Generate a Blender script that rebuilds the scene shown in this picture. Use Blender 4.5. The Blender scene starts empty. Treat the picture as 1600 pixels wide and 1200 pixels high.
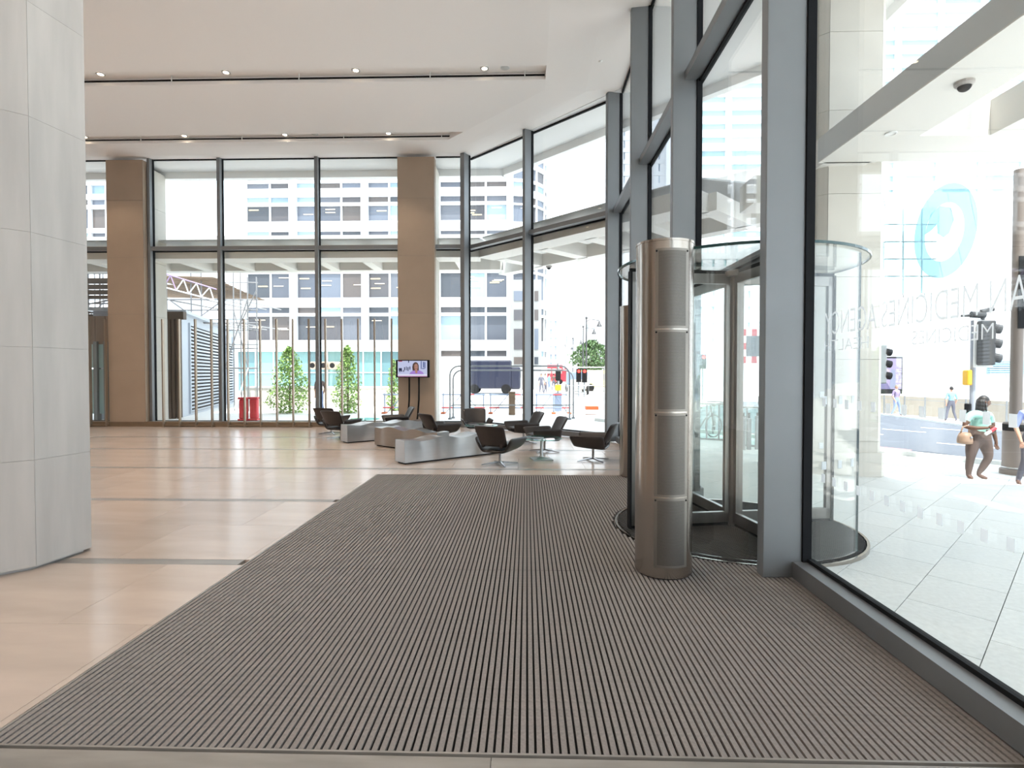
import bpy, bmesh, math, random
from mathutils import Vector, Matrix, Euler
R = random.Random(7)
PI = math.pi
sc = bpy.context.scene
COL = sc.collection

# ------------------------------------------------------------------ camera
CAM_H, F_PX, YAW, PITCH = 1.75, 850.0, math.atan(23/850), math.atan(17/850)
cam_d = bpy.data.cameras.new('camera'); cam = bpy.data.objects.new('camera', cam_d); COL.objects.link(cam)
cam.location = (0, 0, CAM_H); cam.rotation_euler = (PI/2 - PITCH, 0, YAW)
cam_d.sensor_width = 36; cam_d.lens = 36*F_PX/1600; cam_d.clip_start = .05; cam_d.clip_end = 1500
sc.camera = cam

# ------------------------------------------------------------------ sky, sun, lamps, exposure
w = bpy.data.worlds.new('sky'); sc.world = w; w.use_nodes = True
bg = w.node_tree.nodes['Background']; bg.inputs[0].default_value = (.80, .90, 1, 1); bg.inputs[1].default_value = 1.9
def lamp(kind, name, loc, energy, color, rot=(0, 0, 0), **kw):
    d = bpy.data.lights.new(name, kind); d.energy = energy; d.color = color
    for k, v in kw.items(): setattr(d, k, v)
    o = bpy.data.objects.new(name, d); COL.objects.link(o); o.location = loc; o.rotation_euler = rot
    return o
sun_dir = Vector((.15, -1, 0)).normalized()*math.cos(math.radians(66)) + Vector((0, 0, math.sin(math.radians(66))))
so = lamp('SUN', 'sun', (0, 0, 60), 4.6, (1, .96, .9), angle=.01)
so.rotation_euler = sun_dir.to_track_quat('Z', 'Y').to_euler()
# unseen spots added under the ceiling to brighten the lobby, without fixtures
for lx, ly in [(x, y) for x in (-17, -12, -7, -2) for y in (-2, 3, 8, 13)]:
    lamp('SPOT', 'ceiling_fill_spot', (lx, ly, 8.66), 205, (1, .83, .68), spot_size=2.2, spot_blend=.8, shadow_soft_size=.08)
sc.view_settings.view_transform = 'Standard'; sc.view_settings.look = 'None'
sc.view_settings.gamma = 1; sc.view_settings.use_curve_mapping = False
sc.view_settings.exposure = .95
sc.cycles.transparent_max_bounces = 40; sc.cycles.max_bounces = 10; sc.cycles.diffuse_bounces = 5
sc.cycles.sample_clamp_indirect = 6; sc.cycles.use_denoising = True
sc.cycles.caustics_reflective = False; sc.cycles.caustics_refractive = False

# ------------------------------------------------------------------ survey helpers (photo bearings to metres)
_s, _c = math.sin(YAW), math.cos(YAW)
def gp(px, py, z=0):                     # point at height z seen under a bearing
    d = cam.rotation_euler.to_matrix() @ Vector(((px-800)/F_PX, -(py-600)/F_PX, -1))
    t = (z-CAM_H)/d.z
    return Vector((d.x*t, d.y*t, z))
def yp(px, py, Y):                       # point on the plane y = Y
    d = cam.rotation_euler.to_matrix() @ Vector(((px-800)/F_PX, -(py-600)/F_PX, -1))
    t = Y/d.y
    return Vector((d.x*t, Y, CAM_H+d.z*t))
def slope(x): return -.033*min(max(0, x-2.45), 22.5)

# ------------------------------------------------------------------ mesh builder
class MB:
    def __init__(s): s.v = []; s.f = []
    def add(s, vs, fs):
        n = len(s.v); s.v += [tuple(p) for p in vs]; s.f += [tuple(i+n for i in f) for f in fs]; return s
    def box(s, x0, x1, y0, y1, z0, z1):
        return s.add([(x0,y0,z0),(x1,y0,z0),(x1,y1,z0),(x0,y1,z0),(x0,y0,z1),(x1,y0,z1),(x1,y1,z1),(x0,y1,z1)],
            [(3,2,1,0),(4,5,6,7),(0,1,5,4),(1,2,6,5),(2,3,7,6),(3,0,4,7)])
    def cbox(s, c, d, rz=0, rx=0, ry=0):
        m = Matrix.Translation(c) @ Euler((rx, ry, rz)).to_matrix().to_4x4()
        vs = [m @ Vector((a*d[0]/2, b*d[1]/2, e*d[2]/2)) for a, b, e in ((-1,-1,-1),(1,-1,-1),(1,1,-1),(-1,1,-1),(-1,-1,1),(1,-1,1),(1,1,1),(-1,1,1))]
        return s.add(vs, [(3,2,1,0),(4,5,6,7),(0,1,5,4),(1,2,6,5),(2,3,7,6),(3,0,4,7)])
    def bar(s, a, b, wd, ht=None):       # rectangular bar from a to b
        a, b = Vector(a), Vector(b); ht = ht or wd; d = (b-a).normalized()
        u = d.cross(Vector((0,0,1)));  u = u.normalized() if u.length > .001 else Vector((1,0,0))
        v = u.cross(d); vs = []
        for p in (a, b):
            for i, j in ((-1,-1),(1,-1),(1,1),(-1,1)): vs.append(p+u*i*wd/2+v*j*ht/2)
        return s.add(vs, [(3,2,1,0),(4,5,6,7),(0,1,5,4),(1,2,6,5),(2,3,7,6),(3,0,4,7)])
    def tube(s, pts, r, n=8, cap=True):
        pts = [Vector(p) for p in pts]; rr = r if isinstance(r, (list, tuple)) else [r]*len(pts); base = len(s.v); up = None
        for i, p in enumerate(pts):
            d = (pts[min(i+1, len(pts)-1)]-pts[max(i-1, 0)]).normalized()
            if up is None: up = Vector((0,0,1)) if abs(d.z) < .9 else Vector((1,0,0))
            u = d.cross(up).normalized(); v = u.cross(d).normalized(); up = v
            for k in range(n):
                a = 2*PI*k/n; s.v.append(tuple(p+(u*math.cos(a)+v*math.sin(a))*rr[i]))
        for i in range(len(pts)-1):
            for k in range(n):
                a = base+i*n+k; b = base+i*n+(k+1)%n; s.f.append((a, b, b+n, a+n))
        if cap:
            s.f.append(tuple(base+k for k in reversed(range(n)))); e = base+(len(pts)-1)*n; s.f.append(tuple(e+k for k in range(n)))
        return s
    def lathe(s, prof, c=(0,0), n=24, a0=0, a1=2*PI, cap=True):
        full = abs(a1-a0-2*PI) < 1e-6; m = n if full else n+1; base = len(s.v)
        for r, z in prof:
            for k in range(m):
                a = a0+(a1-a0)*k/n; s.v.append((c[0]+r*math.cos(a), c[1]+r*math.sin(a), z))
        for i in range(len(prof)-1):
            for k in range(n):
                a = base+i*m+k; b = base+i*m+(k+1)%m; s.f.append((a, b, b+m, a+m))
        if cap and full:
            s.f.append(tuple(base+k for k in reversed(range(n)))); e = base+(len(prof)-1)*m; s.f.append(tuple(e+k for k in range(n)))
        return s
    def arcwall(s, c, r0, r1, a0, a1, z0, z1, n=16):
        base = len(s.v)
        for k in range(n+1):
            a = a0+(a1-a0)*k/n; ca, sa = math.cos(a), math.sin(a)
            for r, z in ((r0,z0),(r1,z0),(r1,z1),(r0,z1)): s.v.append((c[0]+r*ca, c[1]+r*sa, z))
        for k in range(n):
            for j in range(4):
                a = base+4*k+j; b = base+4*k+(j+1)%4; s.f.append((a, b, b+4, a+4))
        s.f.append((base+3, base+2, base+1, base)); e = base+4*n; s.f.append((e, e+1, e+2, e+3)); return s
    def prism(s, poly, z0, z1):
        n = len(poly); vs = [(x, y, z0) for x, y in poly]+[(x, y, z1) for x, y in poly]
        return s.add(vs, [tuple(reversed(range(n))), tuple(range(n, 2*n))]+[(i, (i+1)%n, n+(i+1)%n, n+i) for i in range(n)])
    def flat(s, pts2, o, u, v, nrm, th):  # outline in a plane, with thickness
        o, u, v, nrm = map(Vector, (o, u, v, nrm)); n = len(pts2)
        a = [o+u*x+v*y for x, y in pts2]; b = [p+nrm*th for p in a]
        return s.add(a+b, [tuple(reversed(range(n))), tuple(range(n, 2*n))]+[(i, (i+1)%n, n+(i+1)%n, n+i) for i in range(n)])
    def sheet(s, g, off):                # grid of points made into a slab; off(i,j) is the second side
        R_, C_ = len(g), len(g[0]); A = [Vector(p) for r in g for p in r]; B = [Vector(off(i, j)) for i in range(R_) for j in range(C_)]
        n = R_*C_; fs = []
        for i in range(R_-1):
            for j in range(C_-1):
                a = i*C_+j; fs += [(a, a+1, a+C_+1, a+C_), (n+a, n+a+C_, n+a+C_+1, n+a+1)]
        rim = [(0, j) for j in range(C_)]+[(i, C_-1) for i in range(1, R_)]+[(R_-1, j) for j in range(C_-2, -1, -1)]+[(i, 0) for i in range(R_-2, 0, -1)]
        rim = [i*C_+j for i, j in rim]
        for k in range(len(rim)):
            a, b = rim[k], rim[(k+1) % len(rim)]; fs.append((b, a, n+a, n+b))
        return s.add(A+B, fs)
    def ball(s, c, r, n=10, m=6):
        r = r if isinstance(r, (tuple, list)) else (r, r, r); base = len(s.v)
        for i in range(m+1):
            t = PI*i/m
            for k in range(n):
                a = 2*PI*k/n; s.v.append((c[0]+r[0]*math.sin(t)*math.cos(a), c[1]+r[1]*math.sin(t)*math.sin(a), c[2]+r[2]*math.cos(t)))
        for i in range(m):
            for k in range(n):
                a = base+i*n+k; b = base+i*n+(k+1)%n; s.f.append((a, a+n, b+n, b))
        return s
    def mesh(s, name, m=None, smooth=False):
        me = bpy.data.meshes.new(name); me.from_pydata(s.v, [], s.f)
        bm = bmesh.new(); bm.from_mesh(me); bmesh.ops.remove_doubles(bm, verts=bm.verts, dist=1e-6)
        bmesh.ops.recalc_face_normals(bm, faces=bm.faces); bm.to_mesh(me); bm.free()
        if m: me.materials.append(m)
        if smooth:
            for p in me.polygons: p.use_smooth = True
            if smooth != 'all': me.set_sharp_from_angle(angle=math.radians(38))
        return me
    def build(s, name, m, parent=None, world=False, smooth=False, bevel=0, sub=0):
        if world and parent is not None:
            L = parent.location if parent.parent is None else parent.location+parent.parent.location
            s.v = [(x-L.x, y-L.y, z-L.z) for x, y, z in s.v]
        o = bpy.data.objects.new(name, s.mesh(name, m, smooth)); COL.objects.link(o)
        if parent is not None: o.parent = parent
        if bevel:
            b = o.modifiers.new('bevel', 'BEVEL'); b.width = bevel; b.segments = 2; b.limit_method = 'ANGLE'; b.angle_limit = math.radians(40)
        if sub:
            b = o.modifiers.new('smooth', 'SUBSURF'); b.levels = sub; b.render_levels = sub
        return o
def inst(name, me, parent, loc, rot=(0,0,0), scale=(1,1,1)):
    o = bpy.data.objects.new(name, me); COL.objects.link(o); o.parent = parent; o.location = loc; o.rotation_euler = rot; o.scale = scale
    return o
def tag(o, label, cat, group=None, kind=None):
    if label: o['label'] = label
    if cat: o['category'] = cat
    if group: o['group'] = group
    if kind: o['kind'] = kind
    return o
def thing(name, label, cat, loc=(0,0,0), rz=0, group=None, kind=None):
    o = bpy.data.objects.new(name, None); COL.objects.link(o); o.location = loc; o.rotation_euler = (0, 0, rz); o.empty_display_size = .1
    return tag(o, label, cat, group, kind)
def dup(root, loc, rz, label, group=None):
    r = root.copy(); COL.objects.link(r); r.location = loc; r.rotation_euler = (0, 0, rz); r['label'] = label
    if group: r['group'] = group
    for ch in list(root.children):
        c = ch.copy(); COL.objects.link(c); c.parent = r
        for g in ch.children:
            d = g.copy(); COL.objects.link(d); d.parent = c
    return r

# ------------------------------------------------------------------ materials
MATS = {}
def mat(name, col, rough=.5, metal=0, var=0, scale=4, stretch=(1,1,1), bump=0, spec=.5, emit=0, rand=0, coord='Object', bscale=None):
    m = bpy.data.materials.new(name); m.use_nodes = True; nt = m.node_tree; N = nt.nodes; L = nt.links
    p = N['Principled BSDF']; p.inputs['Roughness'].default_value = rough; p.inputs['Metallic'].default_value = metal
    p.inputs['Specular IOR Level'].default_value = spec; p.inputs['Base Color'].default_value = (*col, 1)
    if emit: p.inputs['Base Color'].default_value = (0, 0, 0, 1); p.inputs['Emission Color'].default_value = (*col, 1); p.inputs['Emission Strength'].default_value = emit
    if var or bump:
        tc = N.new('ShaderNodeTexCoord'); mp = N.new('ShaderNodeMapping'); mp.inputs['Scale'].default_value = stretch
        L.new(tc.outputs[coord], mp.inputs['Vector'])
    if var:
        nz = N.new('ShaderNodeTexNoise'); nz.inputs['Scale'].default_value = scale; nz.inputs['Detail'].default_value = 5
        L.new(mp.outputs[0], nz.inputs['Vector'])
        cr = N.new('ShaderNodeValToRGB'); cr.color_ramp.elements[0].position = .3; cr.color_ramp.elements[1].position = .72
        cr.color_ramp.elements[0].color = tuple(max(0, c*(1-var)) for c in col)+(1,); cr.color_ramp.elements[1].color = tuple(min(1, c*(1+var)) for c in col)+(1,)
        L.new(nz.outputs[0], cr.inputs[0]); out = cr.outputs[0]
        L.new(out, p.inputs['Base Color'])
    if rand:                              # every piece a little lighter or darker than its neighbour
        oi = N.new('ShaderNodeObjectInfo'); mr = N.new('ShaderNodeMapRange'); mr.inputs[3].default_value = 1-rand; mr.inputs[4].default_value = 1+rand
        L.new(oi.outputs['Random'], mr.inputs[0]); mx = N.new('ShaderNodeMix'); mx.data_type = 'RGBA'; mx.blend_type = 'MULTIPLY'; mx.inputs[0].default_value = 1
        if var: L.new(out, mx.inputs[6])
        else: mx.inputs[6].default_value = (*col, 1)
        L.new(mr.outputs[0], mx.inputs[7]); L.new(mx.outputs[2], p.inputs['Base Color'])
    if bump:
        n2 = N.new('ShaderNodeTexNoise'); n2.inputs['Scale'].default_value = bscale or scale*6; n2.inputs['Detail'].default_value = 3
        L.new(mp.outputs[0], n2.inputs['Vector']); b = N.new('ShaderNodeBump'); b.inputs['Strength'].default_value = bump; b.inputs['Distance'].default_value = .01
        L.new(n2.outputs[0], b.inputs['Height']); L.new(b.outputs[0], p.inputs['Normal'])
    MATS[name] = m; return m
def glass(name, tint, base=.045, rough=0, milk=0, milkcol=(1,1,1)):
    m = bpy.data.materials.new(name); m.use_nodes = True; nt = m.node_tree; N = nt.nodes; L = nt.links
    N.remove(N['Principled BSDF']); out = N['Material Output']
    tr = N.new('ShaderNodeBsdfTransparent'); tr.inputs[0].default_value = (*tint, 1)
    gl = N.new('ShaderNodeBsdfGlossy'); gl.inputs['Roughness'].default_value = rough; gl.inputs[0].default_value = (1,1,1,1)
    lw = N.new('ShaderNodeLayerWeight'); lw.inputs[0].default_value = .5
    pw = N.new('ShaderNodeMath'); pw.operation = 'POWER'; pw.inputs[1].default_value = 5; L.new(lw.outputs['Facing'], pw.inputs[0])
    ma = N.new('ShaderNodeMath'); ma.operation = 'MULTIPLY_ADD'; ma.inputs[1].default_value = .9-base; ma.inputs[2].default_value = base; L.new(pw.outputs[0], ma.inputs[0])
    mx = N.new('ShaderNodeMixShader'); L.new(ma.outputs[0], mx.inputs[0]); L.new(tr.outputs[0], mx.inputs[1]); L.new(gl.outputs[0], mx.inputs[2])
    if milk:
        df = N.new('ShaderNodeBsdfDiffuse'); df.inputs[0].default_value = (*milkcol, 1); tl = N.new('ShaderNodeBsdfTranslucent'); tl.inputs[0].default_value = (*milkcol, 1)
        ad = N.new('ShaderNodeMixShader'); ad.inputs[0].default_value = .5; L.new(df.outputs[0], ad.inputs[1]); L.new(tl.outputs[0], ad.inputs[2])
        m2 = N.new('ShaderNodeMixShader'); m2.inputs[0].default_value = milk; L.new(mx.outputs[0], m2.inputs[1]); L.new(ad.outputs[0], m2.inputs[2]); mx = m2
    L.new(mx.outputs[0], out.inputs[0]); MATS[name] = m; return m
def ramp_mat(name, cols, rough=.15, spec=.5):  # each object picks one colour of the list
    m = bpy.data.materials.new(name); m.use_nodes = True; nt = m.node_tree; N = nt.nodes; L = nt.links; p = N['Principled BSDF']
    p.inputs['Roughness'].default_value = rough; p.inputs['Specular IOR Level'].default_value = spec
    oi = N.new('ShaderNodeObjectInfo'); cr = N.new('ShaderNodeValToRGB'); cr.color_ramp.interpolation = 'CONSTANT'; e = cr.color_ramp.elements
    while len(e) < len(cols): e.new(.5)
    for i, c in enumerate(cols): e[i].position = i/len(cols); e[i].color = (*c, 1)
    L.new(oi.outputs['Random'], cr.inputs[0]); L.new(cr.outputs[0], p.inputs['Base Color']); MATS[name] = m; return m
M_floor = mat('cream_limestone', (.475,.39,.335), .19, var=.10, scale=1.6, stretch=(.5,2.2,1), rand=.05, coord='Object')
M_band = mat('grey_stone_band', (.235,.215,.195), .32, var=.22, scale=3, stretch=(.6,3,1))
M_ceil = mat('white_plaster', (.87,.835,.81), .9)
M_soff = mat('outside_white_plaster', (.90,.90,.89), .9)
M_far = mat('sunlit_concrete', (.74,.735,.71), .85, var=.04, scale=.6)  # paler than the granite slabs, raised so more sunlight bounces onto the soffit
M_pillar = mat('pale_limestone', (.43,.41,.39), .55, var=.10, scale=1.5, stretch=(4,4,.5), rand=.02)
M_tan = mat('tan_limestone', (.37,.285,.215), .6, var=.05, scale=1.2, rand=.03)
M_ext = mat('outside_limestone', (.57,.54,.485), .7, var=.05, scale=1.5, rand=.03)
M_alu = mat('grey_aluminium', (.225,.235,.246), .5, .55, var=.03, scale=2)
M_bronze = mat('bronze_metal', (.27,.2,.14), .4, .6, var=.1, scale=3)
M_fin = mat('bronze_fin', (.36,.30,.24), .35, .7)
M_black = mat('black_rubber', (.008,.008,.009), .6, spec=.15)
M_gasket = mat('dark_gasket', (.014,.015,.017), .7, spec=.1)
M_steel = mat('brushed_steel', (.43,.385,.34), .22, 1, var=.025, scale=2, stretch=(30,30,.4))
M_steel2 = mat('bench_steel', (.46,.455,.45), .28, 1, var=.03, scale=3, stretch=(1,1,8))
M_door = mat('door_steel', (.22,.205,.19), .3, .9)
M_chrome = mat('chrome', (.36,.36,.37), .16, 1)
M_panel = mat('perforated_panel_steel', (.25,.23,.205), .42, .85)
M_perf = mat('dark_perforation', (.05,.046,.042), .5, .4)
M_mat = mat('grey_carpet_strip', (.245,.222,.212), .95, var=.14, scale=60, bump=.3, spec=.1)
M_matd = mat('charcoal_carpet_strip', (.055,.052,.052), .95, var=.2, scale=60, spec=.1)
M_matbase = mat('black_mat_tray', (.008,.008,.008), .8, spec=.2)
M_leather = mat('dark_brown_leather', (.024,.018,.0165), .38, var=.15, scale=6, bump=.05)
M_glass = glass('clear_glass', (.975,.990,.985))
M_glassd = glass('door_glass', (.975,.99,.985), .05)
M_tglass = glass('green_table_glass', (.55,.88,.80), .10)
M_edge = mat('glass_edge', (.015,.06,.06), .1)
M_frit = glass('white_film', (1,1,1), .02, .2, milk=.88, milkcol=(.92,.95,.97))
M_logo = glass('pale_film', (.86,.97,1), .02, .2, milk=.42, milkcol=(.45,.66,.76))
M_white = mat('white_paint', (.80,.80,.79), .55)
M_canopy = mat('canopy_white', (.74,.72,.68), .6)
M_canopyg = mat('canopy_grey', (.58,.59,.59), .6)
M_pave = mat('pale_granite', (.64,.65,.63), .75, var=.07, scale=25, rand=.04)
M_conc = mat('light_concrete', (.66,.65,.62), .8, var=.05, scale=1)
M_road = mat('asphalt', (.10,.112,.135), .85, var=.08, scale=3)
M_lampglow = mat('lamp_glow', (1,.82,.6), emit=7)

# ================================================================== THE SHELL
H = 8.69; YF = 17.8; XIN = 2.02; XG = 2.40; T0, T1 = 5.80, 5.92
P1 = Vector((XIN, 13.9)); P2 = Vector((-2.12, 17.8)); PM = P1+(P2-P1)*.51
MAT_X0, MAT_X1, MAT_Y0, MAT_Y1, MAT_S = -2.57, 2.27, 2.47, 9.33, 4.80
def inside(x, y): return x+y < 15.9 and x < 2.3 and y < YF-.1
# floor: base slab, limestone tiles and grey bands
fl = MB().prism([(-24,-7),(2.45,-7),(2.45,14.0),(-1.9,18.0),(-24,18.0)], -.30, -.030).build('floor', M_floor); tag(fl, 'cream limestone lobby floor with thin grey stone bands', 'floor', kind='structure')
bands = [2.36, 4.93, 7.36, 9.86, 12.3, 14.6]
edges = [2.43]+[b for b in bands[1:]]+[17.8]
def floor_piece(name, x0, x1, y0, y1, m, g=.0015):
    if x1-x0 < .05 or y1-y0 < .05: return
    cx, cy = (x0+x1)/2, (y0+y1)/2
    poly = [(x0+g-cx,y0+g-cy),(x1-g-cx,y0+g-cy),(x1-g-cx,y1-g-cy),(x0+g-cx,y1-g-cy)]
    if x1+y1 > 15.85:                                          # cut along the angled glass
        out = []; pts = [(a+cx, b+cy) for a, b in poly]
        for i in range(4):
            a, b = pts[i], pts[(i+1) % 4]; da, db = 15.85-a[0]-a[1], 15.85-b[0]-b[1]
            if da >= 0: out.append(a)
            if da*db < 0:
                t = da/(da-db); out.append((a[0]+(b[0]-a[0])*t, a[1]+(b[1]-a[1])*t))
        if len(out) < 3: return
        poly = [(a-cx, b-cy) for a, b in out]
    o = MB().prism(poly, -.030, 0).build(name, m, fl); o.location = (cx, cy, 0)
for i in range(len(edges)-1):
    ya, yb = edges[i]+.07, edges[i+1]-(.07 if i < len(edges)-2 else 0)
    rows = 2 if yb-ya < 2.6 else 3
    for r in range(rows):
        y0, y1 = ya+(yb-ya)*r/rows, ya+(yb-ya)*(r+1)/rows
        x = -20.0+(.6 if r % 2 else 0)
        lim = MAT_X0-.02 if y0 < 9.3 else 2.3
        while x < lim-.05:
            x1 = min(x+1.24, lim); floor_piece('tile', x, x1, y0, y1, M_floor); x += 1.24
for b in bands:
    if b == 2.36: x1 = 2.27
    else: x1 = MAT_X0-.02 if b < 9.3 else (2.3 if b < 13 else 1.2)
    x = -20.0
    while x < x1-.02:
        xe = min(x+2.48, x1); floor_piece('band', x, xe, b-(.10 if b == 2.36 else .07), b+(.08 if b == 2.36 else .07), M_band); x += 2.48
MB().box(-24, 2.3, -7, 2.26, -.03, 0).build('tile_field', M_floor, fl); MB().box(-24, -20, 2.26, 17.8, -.03, 0).build('tile_field', M_floor, fl)
MB().box(MAT_X0-.02, 2.3, 9.33, 9.79, -.03, 0).build('tile_field', M_floor, fl)
# entrance mat
mt = thing('entrance_mat', 'large grey ribbed entrance mat sunk into the floor before the revolving door', 'mat', (0, 5.9, 0))
CX_, CY_, CR_ = 2.36, 6.28, 1.335
arc = [(CX_-CR_*math.cos(a), CY_+CR_*math.sin(a)) for a in [-1.49+2.98*k/24 for k in range(25)]]
MB().prism([(MAT_X0,MAT_Y0),(MAT_X1,MAT_Y0)]+[(min(MAT_X1, p[0]), p[1]) for p in arc]+[(MAT_X1,MAT_Y1),(MAT_X0,MAT_Y1)], -.030, -.0155).build('tray', M_matbase, mt, world=True)
MB().box(MAT_X0-.014, MAT_X0, MAT_Y0, MAT_Y1, -.030, .002).box(MAT_X0, MAT_X1, MAT_Y0-.012, MAT_Y0, -.03, .001).build('edge_trim', M_band, mt, world=True)
pit = (MAT_X1-MAT_X0)/126
for y0, y1 in ((MAT_Y0+.003, MAT_S-.003), (MAT_S+.003, MAT_Y1)):
    me = MB().box(-pit*.335, pit*.335, 0, y1-y0, -.016, -.0005).mesh('strip', M_mat)
    for k in range(126):
        x = MAT_X0+pit*(k+.5)
        if y0 < MAT_S-.1 or x < CX_-CR_-.01: inst('strip', me, mt, (x, y0-5.9, 0)); continue
        hh = math.sqrt(max(0, CR_**2-(CX_-x-pit*.34)**2)); 
        for a_, b_ in ((y0, CY_-hh), (CY_+hh, y1)):
            if b_-a_ > .03: MB().box(x-pit*.335, x+pit*.335, a_, b_, -.016, -.0005).build('strip', M_mat, mt, world=True)
# ceiling
ce = MB().prism([(-24,-7),(.44,-7),(.44,12.43),(-24,12.43)], H, H+.30).prism([(-24,13.02),(.44,13.02),(.44,13.5),(-1.81,15.75),(-24,15.75)], H, H+.30)\
    .prism([(-24,16.27),(-2.33,16.27),(-2.6,16.55),(-24,16.55)], H, H+.30).build('ceiling', M_ceil); tag(ce, 'white lobby ceiling with two long recessed lighting troughs', 'ceiling', kind='structure')
MB().prism([(-24,12.3),(.44,12.3),(.44,13.1),(-24,13.1)], H+.16, H+.34).prism([(-24,15.6),(-1.7,15.6),(-2.5,16.4),(-24,16.4)], H+.16, H+.34).build('trough_lid', M_ceil, ce)
def tilted(name, inner, outer, z0, z1):
    n = len(inner); vs = [(x, y, z0) for x, y in inner]+[(x, y, z1) for x, y in outer]+[(x, y, H+.34) for x, y in inner]+[(x, y, H+.34) for x, y in outer]; fs = []
    for i in range(n-1): fs += [(i, i+1, n+i+1, n+i), (2*n+i, 3*n+i, 3*n+i+1, 2*n+i+1), (i, 2*n+i, 2*n+i+1, i+1), (n+i, n+i+1, 3*n+i+1, 3*n+i)]
    fs += [(0, n, 3*n, 2*n), (n-1, 3*n-1, 4*n-1, 2*n-1)]; MB().add(vs, fs).build(name, M_ceil, ce)
tilted('border_panel', [(.44,-7),(.44,13.5),(-2.6,16.55),(-24,16.55)], [(1.46,-7),(1.46,13.75),(-2.4,17.35),(-24,17.35)], H+.012, H+.06)
tilted('edge_panel', [(1.46,-7),(1.46,13.75),(-2.4,17.35),(-24,17.35)], [(2.5,-7),(2.5,13.6),(-1.8,18.0),(-24,18.0)], H+.072, H+.15)
MB().box(-24, .42, 12.99, 13.018, H+.085, H+.115).build('gap_shade_strip', M_black, ce); MB().box(-24, -2.28, 16.24, 16.268, H+.085, H+.115).build('gap_shade_strip', M_black, ce)  # black strips put in for the shade of each trough's shadow gap
def downlight(px, py, y, label):
    x = yp(px, py, y).x; t = thing('downlight', label, 'light', (x, y, H+.16), 0, 'round downlights in the ceiling troughs')
    MB().lathe([(.095,-.02),(.095,0),(.07,0),(.066,-.02)], n=16, cap=False).build('bezel', M_white, t); MB().lathe([(.068,-.008),(.068,-.003)], n=16).build('lens', M_lampglow, t)
    lamp('SPOT', 'downlight_lamp', (x, y, H+.13), 90, (1, .8, .6), spot_size=1.6, spot_blend=.6, shadow_soft_size=.06)
names = ['first', 'second', 'third', 'fourth']
for i, px in enumerate((157, 353, 556, 757)): downlight(px, 111, 12.78, names[i]+' small downlight from the stone pillar in the nearer ceiling trough')
for i, px in enumerate((132, 288, 445, 607)): downlight(px, 209, 16.13, names[i]+' small downlight from the stone pillar in the farther ceiling trough')
for px, y, n in ((268, 12.9, 0), (467, 12.9, 1), (672, 12.9, 2), (820, 12.9, 3), (220, 16.2, 4), (378, 16.2, 5), (537, 16.2, 6), (690, 16.2, 7)):
    x = yp(px, 120 if n < 4 else 213, y).x
    MB().tube([(x, y, H+.17), (x, y, H+.02)], .012, 6).build('bracket', M_white, ce)
for px, py, y, r, lab in ((789, 110, 12.78, .10, 'grey flush ceiling sensor beside the last light of the nearer trough'), (492, 208, 16.13, .10, 'grey flush ceiling sensor in the farther trough'), (938, 94, None, .05, 'small white dome detector on the ceiling near the glass wall')):
    p = yp(px, py, y) if y else gp(px, py, H+.11); z = H+.16 if y else H+.10
    t = thing('ceiling_sensor', lab, 'sensor', (p.x, p.y, z)); MB().lathe([(r,0),(r,-.01),(r*.8,-.02),(r*.3,-.035)], n=14).build('cover', M_canopyg if y else M_white, t, smooth=True); MB().lathe([(r*1.15,.002),(r*1.15,-.006)], n=14).build('rim', M_white, t)
# hidden lobby walls; unseen slab above, cut low to shorten its shadow
o = MB().box(-24.3,-24,-7,18,0,H+.3).build('wall_left', M_tan); tag(o, 'tan stone side wall closing the lobby', 'wall', kind='structure')
o = MB().box(-24,2.5,-7.3,-7,0,H+.3).build('wall_back', M_ceil); tag(o, 'plain white wall closing the lobby behind the viewer', 'wall', kind='structure')
up = MB().prism([(-26,18.9),(-.7,18.9),(6.9,11.3),(6.9,-9),(-26,-9)], H+.36, 9.4).build('upper_shade_slab', M_ext); tag(up, 'thin unseen stone slab above the lobby, kept low to shorten its shadow', 'wall', kind='structure')
sof = MB().prism([(2.5,-9),(7.1,-9),(7.1,11.2),(-.8,19.1),(-24,19.1),(-24,18.0),(-1.8,18.0),(2.5,13.6)], H+.14, H+.36).build('ceiling_outside', M_soff, None); tag(sof, 'white soffit overhanging outside the glass', 'soffit', kind='structure')
m = MB()
for a, b in (((7.1,-9),(7.1,11.2)), ((7.1,11.2),(-.8,19.1)), ((-.8,19.1),(-24,19.1))): m.bar((*a, H+.05), (*b, H+.05), .22, .28)
m.build('edge_beam', M_soff, sof)

# ------------------------------------------------------------------ pillars
def panel_pillar(name, label, poly, joints, m, bm_=None, base=.03, g=.006):
    cx = sum(p[0] for p in poly)/len(poly); cy = sum(p[1] for p in poly)/len(poly)
    t = thing(name, label, 'pillar', (cx, cy, 0), kind='structure')
    ins = [((x-cx)*.93, (y-cy)*.93) for x, y in poly]
    MB().prism(ins, 0, joints[-1]).build('core', bm_ or M_band, t)
    n = len(poly); th = .03
    for i in range(n):
        a, b = Vector(poly[i]), Vector(poly[(i+1) % n]); d = (b-a).normalized(); nn = Vector((-d.y, d.x))
        c = Vector((cx, cy)); nn = nn if nn.dot(c-a) > 0 else -nn
        a2, b2 = a+d*g*.5, b-d*g*.5
        for k in range(len(joints)-1):
            z0, z1 = (joints[k] if k else base)+g*.5, joints[k+1]-g*.5
            MB().prism([(p.x-cx, p.y-cy) for p in (a2, b2, b2+nn*th-d*th*.6, a2+nn*th+d*th*.6)], z0, z1).build('stone_panel', m, t)
    return t
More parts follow.
